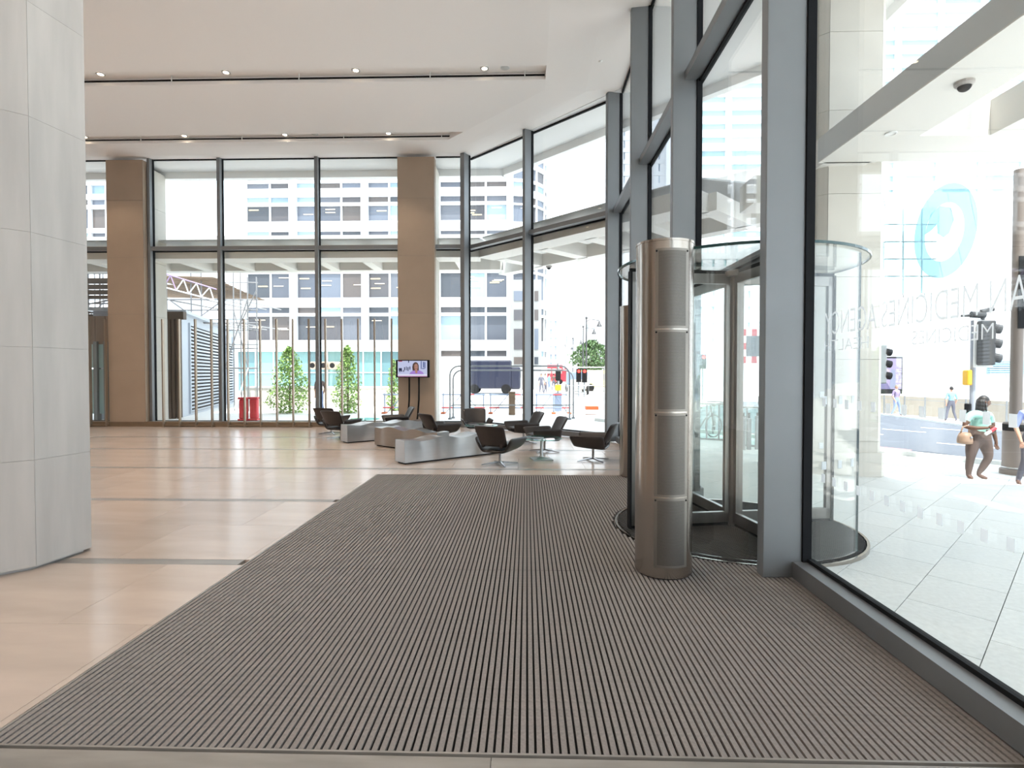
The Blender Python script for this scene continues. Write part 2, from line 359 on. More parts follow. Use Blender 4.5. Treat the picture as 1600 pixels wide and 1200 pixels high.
def octo(cx, cy, hx, hy, c): return [(cx-hx+c,cy-hy),(cx+hx-c,cy-hy),(cx+hx,cy-hy+c),(cx+hx,cy+hy-c),(cx+hx-c,cy+hy),(cx-hx+c,cy+hy),(cx-hx,cy+hy-c),(cx-hx,cy-hy+c)]
near = [(-4.36,4.69),(-4.29,5.22),(-4.75,5.68),(-5.5,5.7),(-6.0,5.2),(-6.0,4.4),(-5.5,3.95),(-5.0,4.04)]
panel_pillar('pillar', 'pale limestone pillar with cut corners standing nearest at the edge of the view', near, [0,.98,1.98,2.99,4.0,5.0,6.0,7.0,8.0,H], M_pillar, M_pillar, g=.002)
J = [.14,1.83,3.68,5.53,7.38,H]
panel_pillar('pillar', 'tan stone pillar in the far glass wall, left of the louvred cabin', [(-13.72,17.5),(-12.5,17.5),(-12.5,17.82),(-13.72,17.82)], J, M_tan)
panel_pillar('pillar', 'tan stone pillar with the television in front of it', [(-4.16,17.5),(-2.97,17.5),(-2.97,17.82),(-4.16,17.82)], J, M_tan)
panel_pillar('pillar', 'pale stone pillar outside, right behind the far tan pillar', [(-13.8,18.02),(-12.75,18.02),(-12.75,19.0),(-13.8,19.0)], [0]+J[1:], M_ext)
panel_pillar('pillar', 'pale stone pillar outside, right behind the television pillar', [(-4.2,18.02),(-3.05,18.02),(-3.05,19.0),(-4.2,19.0)], [0]+J[1:], M_ext)
panel_pillar('pillar', 'pale stone pillar with cut corners outside the entrance beside the revolving door', octo(5.93,10.66,.60,.58,.13), [-.12,.5,2.0,3.5,5.0,6.5,7.9,H-.02], M_ext, base=-.12)
plb = MB().prism(octo(5.93,10.66,.66,.64,.15), -.14, .30).build('pillar_plinth', M_ext); tag(plb, 'low stone plinth at the foot of the entrance pillar outside', 'plinth', kind='structure')

# ------------------------------------------------------------------ curtain wall
WN = [0]
def win(label, loc):
    WN[0] += 1; return thing('window_%d' % WN[0], label, 'window', (loc[0], loc[1], 0), kind='structure')
def fin(t, a, d_in, wd=.13, dep=.33, z1=H+.15, gasket=True):   # vertical mullion at plan point a, d_in points into the lobby, a on the inner face
    a = Vector(a); d = Vector(d_in).normalized(); s_ = Vector((-d.y, d.x))
    q = [a-s_*wd/2, a+s_*wd/2, a+s_*wd/2-d*dep, a-s_*wd/2-d*dep]
    MB().prism([(p.x, p.y) for p in q], 0, z1).build('mullion', M_alu, t, world=True, bevel=.008)
    if gasket:
        q = [a-s_*(wd/2+.02)-d*(dep-.002), a+s_*(wd/2+.02)-d*(dep-.002), a+s_*(wd/2+.02)-d*(dep+.07), a-s_*(wd/2+.02)-d*(dep+.07)]
        MB().prism([(p.x, p.y) for p in q], .1, z1).build('gasket', M_gasket, t, world=True)
def glazing(label, a, b, d_in, dep=.38, sill=.14, sill_dep=.13, tdep=.22, transom=True, sm=None, split=True, bottom=True):
    """pane pair between plan points a,b (on the inner mullion line); glass lies dep further out"""
    a, b = Vector(a), Vector(b); d = Vector(d_in).normalized(); t = win(label, ((a+b)/2))
    def slab(p, q, o0, o1, z0, z1, name, m):
        pts = [p-d*o0, q-d*o0, q-d*o1, p-d*o1]; return MB().prism([(v.x, v.y) for v in pts], z0, z1).build(name, m, t, world=True)
    if bottom: slab(a, b, dep-sill_dep, dep+.08, 0, sill, 'sill', sm or M_alu); slab(a, b, dep-.012, dep+.035, sill, sill+.03, 'gasket', M_gasket)
    z0 = sill if bottom else 2.98
    slab(a, b, dep-.02, dep+.04, H+.10, H+.17, 'head_rail', M_gasket)
    if transom:
        slab(a, b, dep-tdep, dep+.06, T0, T1, 'transom', M_alu); slab(a, b, dep-.02, dep+.045, T0-.03, T0, 'gasket', M_gasket); slab(a, b, dep-.02, dep+.045, T1, T1+.02, 'gasket', M_gasket)
        slab(a, b, dep, dep+.02, z0, T0, 'pane', M_glass); slab(a, b, dep, dep+.02, T1, H+.14, 'pane', M_glass)
    else: slab(a, b, dep, dep+.02, z0, H+.14, 'pane', M_glass)
    return t
YM = YF-.14; S = (0, -1); W_ = (-1, 0); DG = (-1, -1.0607)
Y0 = YF-.33
t = glazing('two-storey window left of the far tan pillar', (-24, YM), (-13.7, YM), S, dep=.19, sill_dep=.1, tdep=.16, sm=M_bronze)
t = glazing('tall window bay between the far tan pillar and the next mullion', (-12.5, YM), (-10.1, YM), S, dep=.19, sill_dep=.1, tdep=.16, sm=M_bronze); fin(t, (-12.43, YM), S, .09, .14); fin(t, (-10.1, YM), S, .11, .14)
t = glazing('wide window bay in front of the first small tree', (-10.1, YM), (-6.87, YM), S, dep=.19, sill_dep=.1, tdep=.16, sm=M_bronze); fin(t, (-6.87, YM), S, .11, .14)
t = glazing('window bay between a mullion and the television pillar', (-6.87, YM), (-4.16, YM), S, dep=.19, sill_dep=.1, tdep=.16, sm=M_bronze)
t = glazing('narrow window bay right of the television pillar', (-2.97, YM), (-2.12, YM), S, dep=.19, sill_dep=.1, tdep=.16); fin(t, (-2.12+.05, Y0+.02), (-.4,-1), .15)
t = glazing('first angled window bay right of the far corner', P2, PM, DG); fin(t, PM, DG, .10, .28)
t = glazing('second angled window bay facing the street with lamp posts', PM, P1, DG); fin(t, P1+Vector((0,.05)), (-1,-.3), .14)
RY = [4.68, 7.66, 10.7]
t = glazing('side window bay beside the angled glass', P1, (XIN, RY[2]), W_); fin(t, (XIN, RY[2]+.06), W_, .12)
t = glazing('side window bay behind the revolving door', (XIN, RY[2]), (XIN, RY[1]), W_); fin(t, (XIN, RY[1]+.06), W_, .12)
t = glazing('glazing above the revolving door', (XIN, RY[1]), (XIN, RY[0]), W_, bottom=False); fin(t, (XIN, RY[0]+.06), W_, .12)
MB().box(XG-.05, XG+.07, RY[0]+.12, RY[1], 2.93, 3.0).build('head_rail', M_alu, t, world=True)
nb = glazing('large near window with lettering and an oval sign on the glass', (XIN, RY[0]), (XIN, 0.4), W_, transom=True)
fin(nb, (XIN, .4), W_, .12)
t = glazing('window bay beside the viewer', (XIN, .4), (XIN, -6.9), W_)
MB().prism([(-24, Y0-.02),(-13.72,Y0-.02),(-13.72,Y0+.25),(-24,Y0+.25)], 0, .16).prism([(-12.5,Y0-.02),(-4.16,Y0-.02),(-4.16,Y0+.25),(-12.5,Y0+.25)], 0, .16).prism([(-13.74,17.46),(-12.48,17.46),(-12.48,17.6),(-13.74,17.6)], 0, .15).build('baseboard_far', M_bronze)
tag(bpy.data.objects['baseboard_far'], 'bronze skirting along the far glass wall', 'skirting', kind='structure')

# bronze fin screens before the far glass
def fins(label, xs):
    t = thing('fin_screen', label, 'screen', ((xs[0]+xs[-1])/2, Y0-.07, 0))
    me = MB().box(-.02, .02, -.045, .045, .0, 3.5).mesh('fin', M_fin)
    for x in xs: inst('fin', me, t, (x-t.location.x, 0, 0))
    MB().box(xs[0]-.06-t.location.x, xs[-1]+.06-t.location.x, -.03, .0498, .02, .07).build('foot_rail', M_bronze, t)
fx = lambda px: yp(px, 583, Y0-.07).x
fins('row of slim bronze fins left of the far tan pillar', [fx(p) for p in (90,115.5,141,166)])
fins('row of slim bronze fins in front of the louvred cabin', [fx(p) for p in (255,280.5,306,331)])
fins('row of slim bronze fins in front of the first small tree', [fx(p) for p in (356.5,382,407,432.5,458,483)])
fins('row of slim bronze fins beside the television pillar', [fx(p) for p in (509,534.5,560,585.5,612)])

# lettering, oval sign and marker squares on the near pane
def words(txt, y_end, z, h, length, parent):
    cu = bpy.data.curves.new('lettering', 'FONT'); cu.body = txt; cu.size = 1; cu.extrude = .0006; cu.offset = -.012
    o = bpy.data.objects.new('lettering', cu); COL.objects.link(o); bpy.context.view_layer.update()
    me = bpy.data.meshes.new_from_object(o.evaluated_get(bpy.context.evaluated_depsgraph_get())); bpy.data.objects.remove(o)
    xs = [v.co.x for v in me.vertices]; ys = [v.co.y for v in me.vertices]; x1 = max(xs); w_ = x1-min(xs); hh = max(ys)-min(0, min(ys))
    sx = length/w_ if length else h/hh; X = XG-.003
    for v in me.vertices: v.co = Vector((X-v.co.z*.5-parent.location.x, y_end-(x1-v.co.x)*sx-parent.location.y, z+v.co.y*h/hh))
    me.materials.clear(); me.materials.append(M_frit); q = bpy.data.objects.new('lettering', me); COL.objects.link(q); q.parent = parent
def yglass(px): a = math.atan((px-800)/F_PX)-YAW; return (XG)/math.tan(a)
words('EUROPEAN MEDICINES AGENCY', yglass(1289), 2.055, .175, 2.35, nb)
words('HEALTH', yglass(1288), 1.925, .085, yglass(1288)-yglass(1357), nb)
words('MEDICINES', yglass(1425), 1.925, .085, yglass(1425)-yglass(1552), nb)
words('SCIENCE', yglass(1680), 1.925, .085, .40, nb)
yc, zc, X = (yglass(1428)+yglass(1523))/2, 2.565, XG-.003
def ring2(a, b, n=40): return [(a*math.cos(2*PI*k/n), b*math.sin(2*PI*k/n)) for k in range(n)]
def ovalband(o_in, name):                # ring with an off-centre hole and a curl inside
    vs, fs = [], []; n = 48; th = math.radians(-18)
    def rot(p): return (p[0]*math.cos(th)-p[1]*math.sin(th), p[0]*math.sin(th)+p[1]*math.cos(th))
    for s_ in (0, .003):
        for k in range(n):
            a = 2*PI*k/n
            for (ra, rb, ox, oz) in ((.235,.265,0,0), (.15,.165,.0,-.005)):
                p = (ra*math.cos(a)+ox, rb*math.sin(a)+oz); vs.append((X-s_-nb.location.x, yc+p[0]-nb.location.y, zc+p[1]))
    for k in range(n):
        a, b = 2*k, 2*((k+1) % n); N_ = 2*n
        fs += [(a, b, b+1, a+1), (N_+a, N_+a+1, N_+b+1, N_+b), (a, N_+a, N_+b, b), (a+1, b+1, N_+b+1, N_+a+1)]
    MB().add(vs, fs).build(name, M_logo, nb)
ovalband(None, 'oval_sign')
curl = [(-.13+.02*math.cos(t_)*0, .0) for t_ in (0,)]
pts = [(.148,.02),(.10,.125),(.03,.155),(-.05,.12),(-.075,.05),(-.04,-.02),(.0,-.035),(.045,.0),(.05,.05),(.035,.075),(.06,.05),(.10,.03)]
MB().flat(pts, (X, yc, zc), (0,1,0), (0,0,1), (-1,0,0), .003).build('oval_sign_curl', M_logo, nb, world=True)
me_sq = MB().box(-.003, 0, -.022, .022, -.034, .034).mesh('marker_square', M_frit)
for zz in (1.515, .90):
    y = 4.45
    while y > 2.3:
        inst('marker_square', me_sq, nb, (XG-.001-nb.location.x, y-nb.location.y, zz)); y -= .155

# ------------------------------------------------------------------ revolving door
DX, DY, DR, DH = 2.36, 6.28, 1.24, 2.93
rd = thing('revolving_door', 'four-wing glass revolving door with steel frames in a round glass drum', 'door', (DX, DY, 0))
loc = lambda b, name, mm, par=rd, **k: b.build(name, mm, par, **k)
loc(MB().arcwall((0,0), DR+.06, DR+.085, 0, 2*PI, -.06, .003, 56), 'floor_ring', M_steel)
loc(MB().lathe([(DR+.05,-.03),(DR+.05,-.008)], n=56), 'mat_tray', M_matbase)
ca = math.radians(23)
for k in range(-33, 34):
    o_ = k*.0385; hl = math.sqrt(max(0, (DR+.04)**2-o_**2))
    if hl < .1: continue
    b = MB().cbox((o_*math.cos(ca+0), o_*math.sin(ca+0), -.002), (.028, 2*hl, .012), rz=ca); loc(b, 'strip', M_matd)
for a0, a1 in ((-130, -48), (50, 132)):   # curved glass walls either side
    loc(MB().arcwall((0,0), DR+.015, DR+.03, math.radians(a0), math.radians(a1), .02, DH, 24), 'drum_wall', M_glassd)
    for a in (a0, a1):
        r_ = math.radians(a); loc(MB().cbox(((DR+.022)*math.cos(r_), (DR+.022)*math.sin(r_), DH/2), (.018, .010, DH-.04), rz=r_), 'wall_edge', M_edge)
loc(MB().lathe([(DR+.06,DH),(DR+.06,DH+.02)], n=56), 'roof_glass', M_glassd)
loc(MB().arcwall((0,0), DR+.05, DR+.066, 0, 2*PI, DH-.004, DH+.022, 56), 'roof_rim', M_edge)
loc(MB().lathe([(.045,.01),(.045,DH-.02)], n=14), 'centre_post', M_door, smooth=True)
loc(MB().lathe([(.12,2.84),(.12,2.90),(.07,DH-.01)], n=18), 'hub', M_door, smooth=True)
WA = math.radians(189)
for k in range(4):
    a = WA+k*PI/2; ux, uy = math.cos(a), math.sin(a); L0, L1 = .06, 1.215
    def seg(r0, r1, z0, z1, th, b=None):
        b = b or MB(); return b.cbox(((r0+r1)/2*ux, (r0+r1)/2*uy, (z0+z1)/2), (r1-r0, th, z1-z0), rz=a)
    b = seg(L1-.06, L1, .05, 2.86, .05); seg(L0, L0+.05, .05, 2.86, .05, b); seg(L0, L1, .05, .17, .05, b); seg(L0, L1, 2.76, 2.87, .05, b)
    wg = loc(b, 'wing', M_door, bevel=.004)
    loc(seg(L0+.05, L1-.06, .17, 2.76, .012), 'pane', M_glassd, wg)
    loc(seg(L1, L1+.022, .02, 2.88, .085), 'seal', M_black, wg); loc(seg(L0, L1+.02, .012, .05, .014), 'seal', M_black, wg); loc(seg(L0, L1+.02, 2.87, 2.91, .03), 'seal', M_black, wg)
    for zz in (1.5, .9): loc(seg(L1-.14, L1-.09, zz-.035, zz+.035, .016), 'marker_square', M_frit, wg)
for a_, zz in [(math.radians(-100+i*9), z_) for i in range(6) for z_ in (1.5, .9)]:
    loc(MB().cbox(((DR+.034)*math.cos(a_), (DR+.034)*math.sin(a_), zz), (.004, .05, .075), rz=a_), 'marker_square', M_frit)

# ------------------------------------------------------------------ steel air curtain columns
def air_curtain(x, y, label, face):
    t = thing('air_curtain', label, 'air curtain', (x, y, 0), 0, 'steel air curtain columns beside the revolving door'); r, hh = .245, 2.86
    MB().lathe([(r,.012),(r,hh)], n=48).build('casing', M_steel, t, smooth=True); MB().lathe([(r-.02,0),(r-.02,.012)], n=32).build('foot_ring', M_gasket, t)
    MB().lathe([(r+.004,hh),(r+.004,hh+.018),(r-.03,hh+.02)], n=48).build('lid', M_steel, t)
    half = math.radians(34); zs = [.10, .70, 1.42, 2.12, 2.80]
    for i in range(4):
        z0, z1 = zs[i]+.006, zs[i+1]-.006
        p = MB().arcwall((0,0), r-.002, r+.005, face-half, face+half, z0, z1, 14).build('grille_panel', M_panel, t, smooth=True)
        # punched slots as one part of stuff: rows of small dark slits standing in the panel
        b = MB(); na = 46; nz = max(8, int((z1-z0-.05)/.0095))
        for q in range(na):
            a = face-half+math.radians(7)+(2*half-math.radians(14))*q/(na-1)
            for k in range(nz):
                z = z0+.025+(z1-z0-.05)*k/(nz-1); c, s_ = math.cos(a), math.sin(a); R_ = r+.0056; wd = .0019
                b.add([(R_*c+s_*wd, R_*s_-c*wd, z-.0029), (R_*c-s_*wd, R_*s_+c*wd, z-.0029), (R_*c-s_*wd, R_*s_+c*wd, z+.0029), (R_*c+s_*wd, R_*s_-c*wd, z+.0029)], [(0,1,2,3)])
        o = b.build('perforation', M_perf, p); o['kind'] = 'stuff'
        for sa in (-1, 1):
            a = face+sa*(half-math.radians(3)); MB().ball(((r+.005)*math.cos(a), (r+.005)*math.sin(a), z1-.02), .009, 8, 4).build('screw', M_gasket, p)
    return t
air_curtain(1.21, 4.83, 'tall steel air curtain column with perforated panels, nearest to the viewer', math.radians(-88))
air_curtain(1.83, 9.30, 'second steel air curtain column, half hidden behind the black door edge', math.radians(-20))

# ================================================================== LOUNGE FURNITURE
def cam_xy(px, Z):                        # plan point on a bearing at depth Z from the viewer
    X = (px-800)/F_PX*Z; return (X*_c-Z*_s, X*_s+Z*_c)
def make_chair():
    t = thing('lounge_chair', 'x', 'chair', (0,0,0), 0, 'dark leather swivel chairs in the lounge')
    ny, nx = 7, 13
    def pt(i, j, o=0):
        v = i/(ny-1); s = -1+2*j/(nx-1); a = abs(s); sg = 1 if s >= 0 else -1
        wb, wt = .235+.02*v, .365+.015*v; f = max(0, (a-.5)/.5)
        zb = .300+.03*v*v; zt = .55-.015*v; x = sg*(wb*min(a, .5)/.5+f*(wt-wb)); z = zb+(zt-zb)*(f**1.1); y = -.29+.62*v+.07*f*v
        if o: x += sg*o*min(1, f*2.5)*.9; z -= o*(1-.75*f)*(1-.35*v); y += .012*v
        return (x, y, z)
    MB().sheet([[pt(i, j) for j in range(nx)] for i in range(ny)], lambda i, j: pt(i, j, .055)).build('seat', M_leather, t, smooth='all', sub=1)
    MB().sheet([[(-.24+.48*j/6, -.24+.60*i/5, .405+.012*math.sin(PI*i/5)+.01*math.sin(PI*j/6)) for j in range(7)] for i in range(6)],
        lambda i, j: (-.235+.47*j/6, -.23+.58*i/5, .355)).build('cushion', M_leather, t, smooth='all', sub=1)
    def bk(i, j, o=0):
        u = i/6; s = -1+2*j/8; hw = .292+.036*u
        return (s*hw*(1-.02*o*10), -.262-.175*u-.03*u*u+.07*s*s-o, .375+.405*u-.012*s*s*u)
    MB().sheet([[bk(i, j) for j in range(9)] for i in range(7)], lambda i, j: bk(i, j, .058)).build('backrest', M_leather, t, smooth='all', sub=1)
    for sg in (-1, 1): MB().bar((sg*.2, -.29, .36), (sg*.2, -.30, .47), .05, .035).build('back_bracket', M_leather, t)
    MB().lathe([(.024,.04),(.024,.27),(.07,.29),(.07,.305)], n=14).build('column', M_chrome, t, smooth=True)
    for k in range(4):
        a = PI/4+k*PI/2; c, s_ = math.cos(a), math.sin(a)
        MB().add([(.02*c-.02*s_,.02*s_+.02*c,.035),(.02*c+.02*s_,.02*s_-.02*c,.035),(.36*c+.013*s_,.36*s_-.013*c,.004),(.36*c-.013*s_,.36*s_+.013*c,.004),
            (.02*c-.02*s_,.02*s_+.02*c,.065),(.02*c+.02*s_,.02*s_-.02*c,.065),(.36*c+.013*s_,.36*s_-.013*c,.02),(.36*c-.013*s_,.36*s_+.013*c,.02)],
            [(0,1,2,3),(7,6,5,4),(0,4,5,1),(1,5,6,2),(2,6,7,3),(3,7,4,0)]).build('leg', M_chrome, t)
    return t
chairs = [(781,10.4,(.45,.9),'dark leather swivel chair seen from behind, nearest the ribbed mat'),
    (927,10.85,(-.93,.32),'dark leather swivel chair turned sideways by the side window, nearest the revolving door'),
    (851,12.1,(-.95,-.28),'dark leather swivel chair right behind the nearest glass table'),
    (818,13.6,(-.93,-.36),'dark leather swivel chair before the mullion of the angled glass'),
    (744,14.6,(.22,-.97),'dark leather swivel chair facing the viewer behind the middle glass table'),
    (687,13.4,(.76,.65),'dark leather swivel chair just behind the steel benches, its back turned'),
    (620,15.6,(-.92,-.38),'dark leather swivel chair standing below the television'),
    (532,14.5,(.36,.93),'dark leather swivel chair seen from behind at the left end of the benches'),
    (517,15.7,(.2,.98),'dark leather swivel chair half hidden behind another at the far left of the lounge')]
c0 = None
for px, Z, f, lab in chairs:
    x, y = cam_xy(px, Z); rz = math.atan2(f[1], f[0])-PI/2
    if c0 is None: c0 = make_chair(); c0.location = (x, y, 0); c0.rotation_euler = (0,0,rz); c0['label'] = lab
    else: dup(c0, (x, y, 0), rz, lab)
def make_table():
    t = thing('glass_table', 'x', 'table', (0,0,0), 0, 'round glass tables in the lounge')
    MB().lathe([(.41,.425),(.42,.428),(.42,.437),(.41,.44)], n=40).build('glass_top', M_tglass, t)
    MB().lathe([(.05,.05),(.028,.09),(.026,.40),(.09,.42),(.09,.425)], n=18).build('column', M_steel2, t, smooth=True)
    MB().add([(-.2,-.2,0),(.2,-.2,0),(.2,.2,0),(-.2,.2,0),(-.2,-.2,.022),(.2,-.2,.022),(.2,.2,.022),(-.2,.2,.022),(-.05,-.05,.055),(.05,-.05,.055),(.05,.05,.055),(-.05,.05,.055)],
        [(3,2,1,0),(0,1,5,4),(1,2,6,5),(2,3,7,6),(3,0,4,7),(4,5,9,8),(5,6,10,9),(6,7,11,10),(7,4,8,11),(8,9,10,11)]).build('base_plate', M_steel2, t)
    return t
tb = [(846,11.0,.2,'round green glass table nearest the viewer, on a square steel foot'), (752,13.7,.3,'round glass table with magazines in front of the chair facing the viewer'), (570,15.6,.1,'round glass table at the far left of the lounge beside two chairs')]
t0 = None; TP = []
for px, Z, rz, lab in tb:
    x, y = cam_xy(px, Z); TP.append((x, y))
    if t0 is None: t0 = make_table(); t0.location = (x, y, 0); t0.rotation_euler = (0,0,rz); t0['label'] = lab
    else: dup(t0, (x, y, 0), rz, lab)
M_mag = ramp_mat('magazine_cover', [(.06,.05,.06),(.5,.5,.52),(.75,.75,.75),(.25,.3,.4)], .3)
M_dark = mat('dark_cover', (.03,.025,.03), .3); M_paper = mat('paper', (.8,.8,.8), .7)
def magazine(x, y, rz, m, lab):
    t = thing('magazine', lab, 'magazine', (x, y, .4405), rz); MB().box(-.10,.10,-.14,.14,.0,.006).build('pages', M_paper, t); MB().box(-.102,.102,-.142,.142,.006,.008).build('cover', m, t)
magazine(TP[0][0]-.12, TP[0][1]-.02, 1.2, M_dark, 'dark magazine lying on the nearest glass table')
for i, (a, b, r_, lab) in enumerate(((-.20,.08,.4,'grey magazine on the left of the middle glass table'), (.0,-.2,1.3,'pale magazine in the middle of the middle glass table'), (.20,.10,-.3,'white magazine on the right of the middle glass table'))):
    magazine(TP[1][0]+a, TP[1][1]+b, r_, (M_dark, M_mag, M_paper)[i], lab)
def bench(A, B, lab, waves, phase):
    A, B = Vector(A), Vector(B); L = (B-A).length; d = (B-A).normalized(); t = thing('wave_bench', lab, 'bench', (A.x, A.y, 0), math.atan2(d.y, d.x), 'wavy steel benches')
    n = 48; vs, fs = [], []
    for i in range(n+1):
        u = i/n; x = L*u; env = min(1, 6*u, 6*(1-u)); wv = math.cos(2*PI*waves*u+phase)
        zf = .455+.035*wv*env; zb = .455+.035*math.cos(2*PI*waves*u+phase+1.0)*env; yf = -.025*math.cos(2*PI*waves*u+phase+.6)*env; yb = .37-.025*math.cos(2*PI*waves*u+phase+1.2)*env
        vs += [(x, yf*.2, .03), (x, yf, zf), (x, (yf+yb)/2, (zf+zb)/2-.012*env), (x, yb, zb), (x, .37, .03)]
    for i in range(n):
        a = 5*i
        for k in range(5): fs.append((a+k, a+(k+1) % 5, a+5+(k+1) % 5, a+5+k))
    fs += [(4,3,2,1,0), tuple(5*n+k for k in range(5))]
    MB().add(vs, fs).build('shell', M_steel2, t, smooth=True)
    MB().box(.04, L-.04, .03, .34, 0, .03).build('plinth', M_gasket, t)
    MB().tube([(0,0,.035),(0,0,.45)], .006, 6).tube([(0,.37,.035),(0,.37,.45)], .006, 6).build('weld_seam', M_steel2, t)
cp = lambda X, Z: (X*_c-Z*_s, X*_s+Z*_c)
bench(cp(-2.05,10.35), cp(-.25,11.85), 'wavy brushed steel bench nearest the ribbed mat', 2.5, .4)
bench(cp(-3.30,13.05), cp(-1.62,11.75), 'wavy brushed steel bench in the middle, turned across the other two', 2.5, 2.2)
bench(cp(-4.10,13.5), cp(-2.35,15.0), 'wavy brushed steel bench farthest back, beside the chair seen from behind', 2.5, 1.2)
# ------------------------------------------------------------------ television on its stand
tvx = yp(645, 577, 17.2).x
tv = thing('television', 'black television on a stand in front of the tan pillar, showing a newsreader in purple', 'television', (tvx, 17.2, 0))
Z0, Z1, HW = 1.61, 2.17, .535
MB().box(-HW, HW, -.03, .05, Z0, Z1).build('housing', M_black, tv, bevel=.01)
for sx in (-.13, .18):
    MB().tube([(sx, .07, Z0+.2), (sx, .08, 1.4), (sx, .06, .9), (sx-.03, .02, .4), (sx-.07, -.05, .03)], .028, 8).build('stand_leg', M_black, tv, smooth=True)
MB().box(-.4, .32, -.2, .14, 0, .025).build('stand_base', M_black, tv, bevel=.006)
MB().box(-.35, .35, .05, .08, 1.75, 1.95).build('wall_plate', M_black, tv)
E = lambda n, c, e=.5: mat(n, c, .4, emit=e)
scr = MB().box(-.475, .465, -.033, -.030, Z0+.025, Z1-.03).build('screen', E('screen_pale', (.52,.56,.78)), tv)
def pic(pts, name, m, d): MB().flat(pts, (0, -.033, 0), (1,0,0), (0,0,1), (0,-1,0), d).build(name, m, scr)
em = {k: E('screen_'+k, v) for k, v in dict(dark=(.02,.025,.07), skin=(.42,.22,.17), hair=(.09,.05,.04), purple=(.36,.22,.62), white=(.75,.75,.9), red=(.35,.02,.06), pink=(.45,.22,.38), blue=(.10,.14,.32), lip=(.25,.06,.07)).items()}
rect = lambda x, y, w_, h: [(x,y),(x+w_,y),(x+w_,y+h),(x,y+h)]
pic(rect(-.475,Z0+.025,.94,.03), 'ticker_strip', em['pink'], .001); pic(rect(-.475,Z0+.055,.94,.05), 'caption_strip', em['white'], .001)
for x, y, w_, h in ((-.44,1.82,.10,.09),(-.42,1.78,.03,.05),(-.36,1.79,.03,.05),(-.30,1.79,.03,.06),(-.27,1.84,.03,.10),(-.21,1.84,.025,.12),(-.16,1.82,.03,.12),(-.10,1.86,.03,.10),(-.14,2.08,.03,.06)): pic(rect(x,y,w_,h), 'backdrop_letter', em['dark'], .001)
for x, y, w_, h in ((.26,1.88,.03,.25),(.30,1.88,.08,.03),(.33,1.93,.04,.18),(.38,1.90,.03,.2)): pic(rect(x,y,w_,h), 'backdrop_frame', em['blue'], .001)
pic(rect(-.45,2.115,.12,.025), 'channel_tag', em['red'], .001)
pic([(-.11,1.715),(.36,1.715),(.33,1.78),(.24,1.83),(.13,1.85),(.02,1.83),(-.07,1.78)], 'newsreader_top', em['purple'], .0015)
pic([(.0,1.83),(-.01,1.95),(.01,2.04),(.06,2.09),(.11,2.10),(.16,2.07),(.195,2.0),(.20,1.83)], 'newsreader_hair', em['hair'], .002)
pic([(.08,1.77),(.12,1.735),(.16,1.77),(.15,1.86),(.08,1.86)], 'newsreader_neck', em['skin'], .0025)
pic([(.07,1.86),(.11,1.83),(.15,1.86),(.17,1.94),(.165,2.0),(.14,2.04),(.09,2.04),(.055,2.0),(.055,1.93)], 'newsreader_face', em['skin'], .003)
pic(rect(.085,1.885,.05,.015), 'newsreader_mouth', em['lip'], .0035)
for x in (.075, .125): pic(rect(x,1.965,.025,.012), 'newsreader_eye', em['dark'], .0035)

# ================================================================== OUTSIDE: GROUND
gx = [-90, 2.45, 25, 160]; zz = [-.045, -.045, -.045+slope(25), -.045+slope(25)]
MB().add([(x, y, z) for x, z in zip(gx, zz) for y in (-30, 320)], [(0,2,3,1),(2,4,5,3),(4,6,7,5)]).build('pavement', M_far)
tag(bpy.data.objects['pavement'], 'pale granite pavement outside the entrance and beyond the glass', 'pavement', kind='structure')
pv = bpy.data.objects['pavement']
su, sv = .80, .535; tilt = math.atan(.033)
me_sl = MB().box(-su/2+.003, su/2-.003, -sv/2+.003, sv/2-.003, -.03, 0).mesh('slab', M_pave); ns = 0
for i in range(-6, 26):
    for j in range(-16, 8):
        u = (i+(.5 if j % 2 else 0))*su+6.0; v = j*sv-.15; x, y = (u+v)/math.sqrt(2), (u-v)/math.sqrt(2)
        if x < 2.2 or x+y > 22.2 or y < 1.7 or x > .97*y+.5: continue
        if x < 3.0:
            q = [(x+(a*su+b*sv)/math.sqrt(2)/2*.99, y+(a*su-b*sv)/math.sqrt(2)/2*.99) for a, b in ((-1,-1),(-1,1),(1,1),(1,-1))]; out = []
            for k in range(4):
                A_, B2 = q[k], q[(k+1) % 4]
                if A_[0] >= 2.49: out.append(A_)
                if (A_[0]-2.49)*(B2[0]-2.49) < 0: u_ = (2.49-A_[0])/(B2[0]-A_[0]); out.append((2.49, A_[1]+(B2[1]-A_[1])*u_))
            if len(out) > 2: MB().add([(a, b, slope(a)-.012) for a, b in out]+[(a, b, slope(a)-.044) for a, b in out], [tuple(range(len(out))), tuple(range(2*len(out)-1, len(out)-1, -1))]+[(k, (k+1) % len(out), len(out)+(k+1) % len(out), len(out)+k) for k in range(len(out))]).build('slab', M_pave, pv)
            continue
        o = inst('slab', me_sl, pv, (x, y, -.012+slope(x)), (Matrix.Rotation(tilt, 4, 'Y') @ Matrix.Rotation(PI/4, 4, 'Z')).to_euler()); ns += 1
def ground_poly(name, pts, m, dz, label, cat='road'):
    o = MB().add([(x, y, slope(x)-.045+dz) for x, y in pts]+[(x, y, slope(x)-.045+dz-.05) for x, y in pts], [tuple(range(len(pts)))]+[(i, (i+1) % len(pts), len(pts)+(i+1) % len(pts), len(pts)+i) for i in range(len(pts))]).build(name, m)
    return tag(o, label, cat, kind='structure')
ground_poly('road', [(2.6,20.6),(9.3,13.6),(13,10),(24.9,-2),(24.9,10),(18.2,20.5),(19.6,27.5),(20,44),(16,44),(9,30)], M_road, .03, 'grey asphalt road running past the entrance')
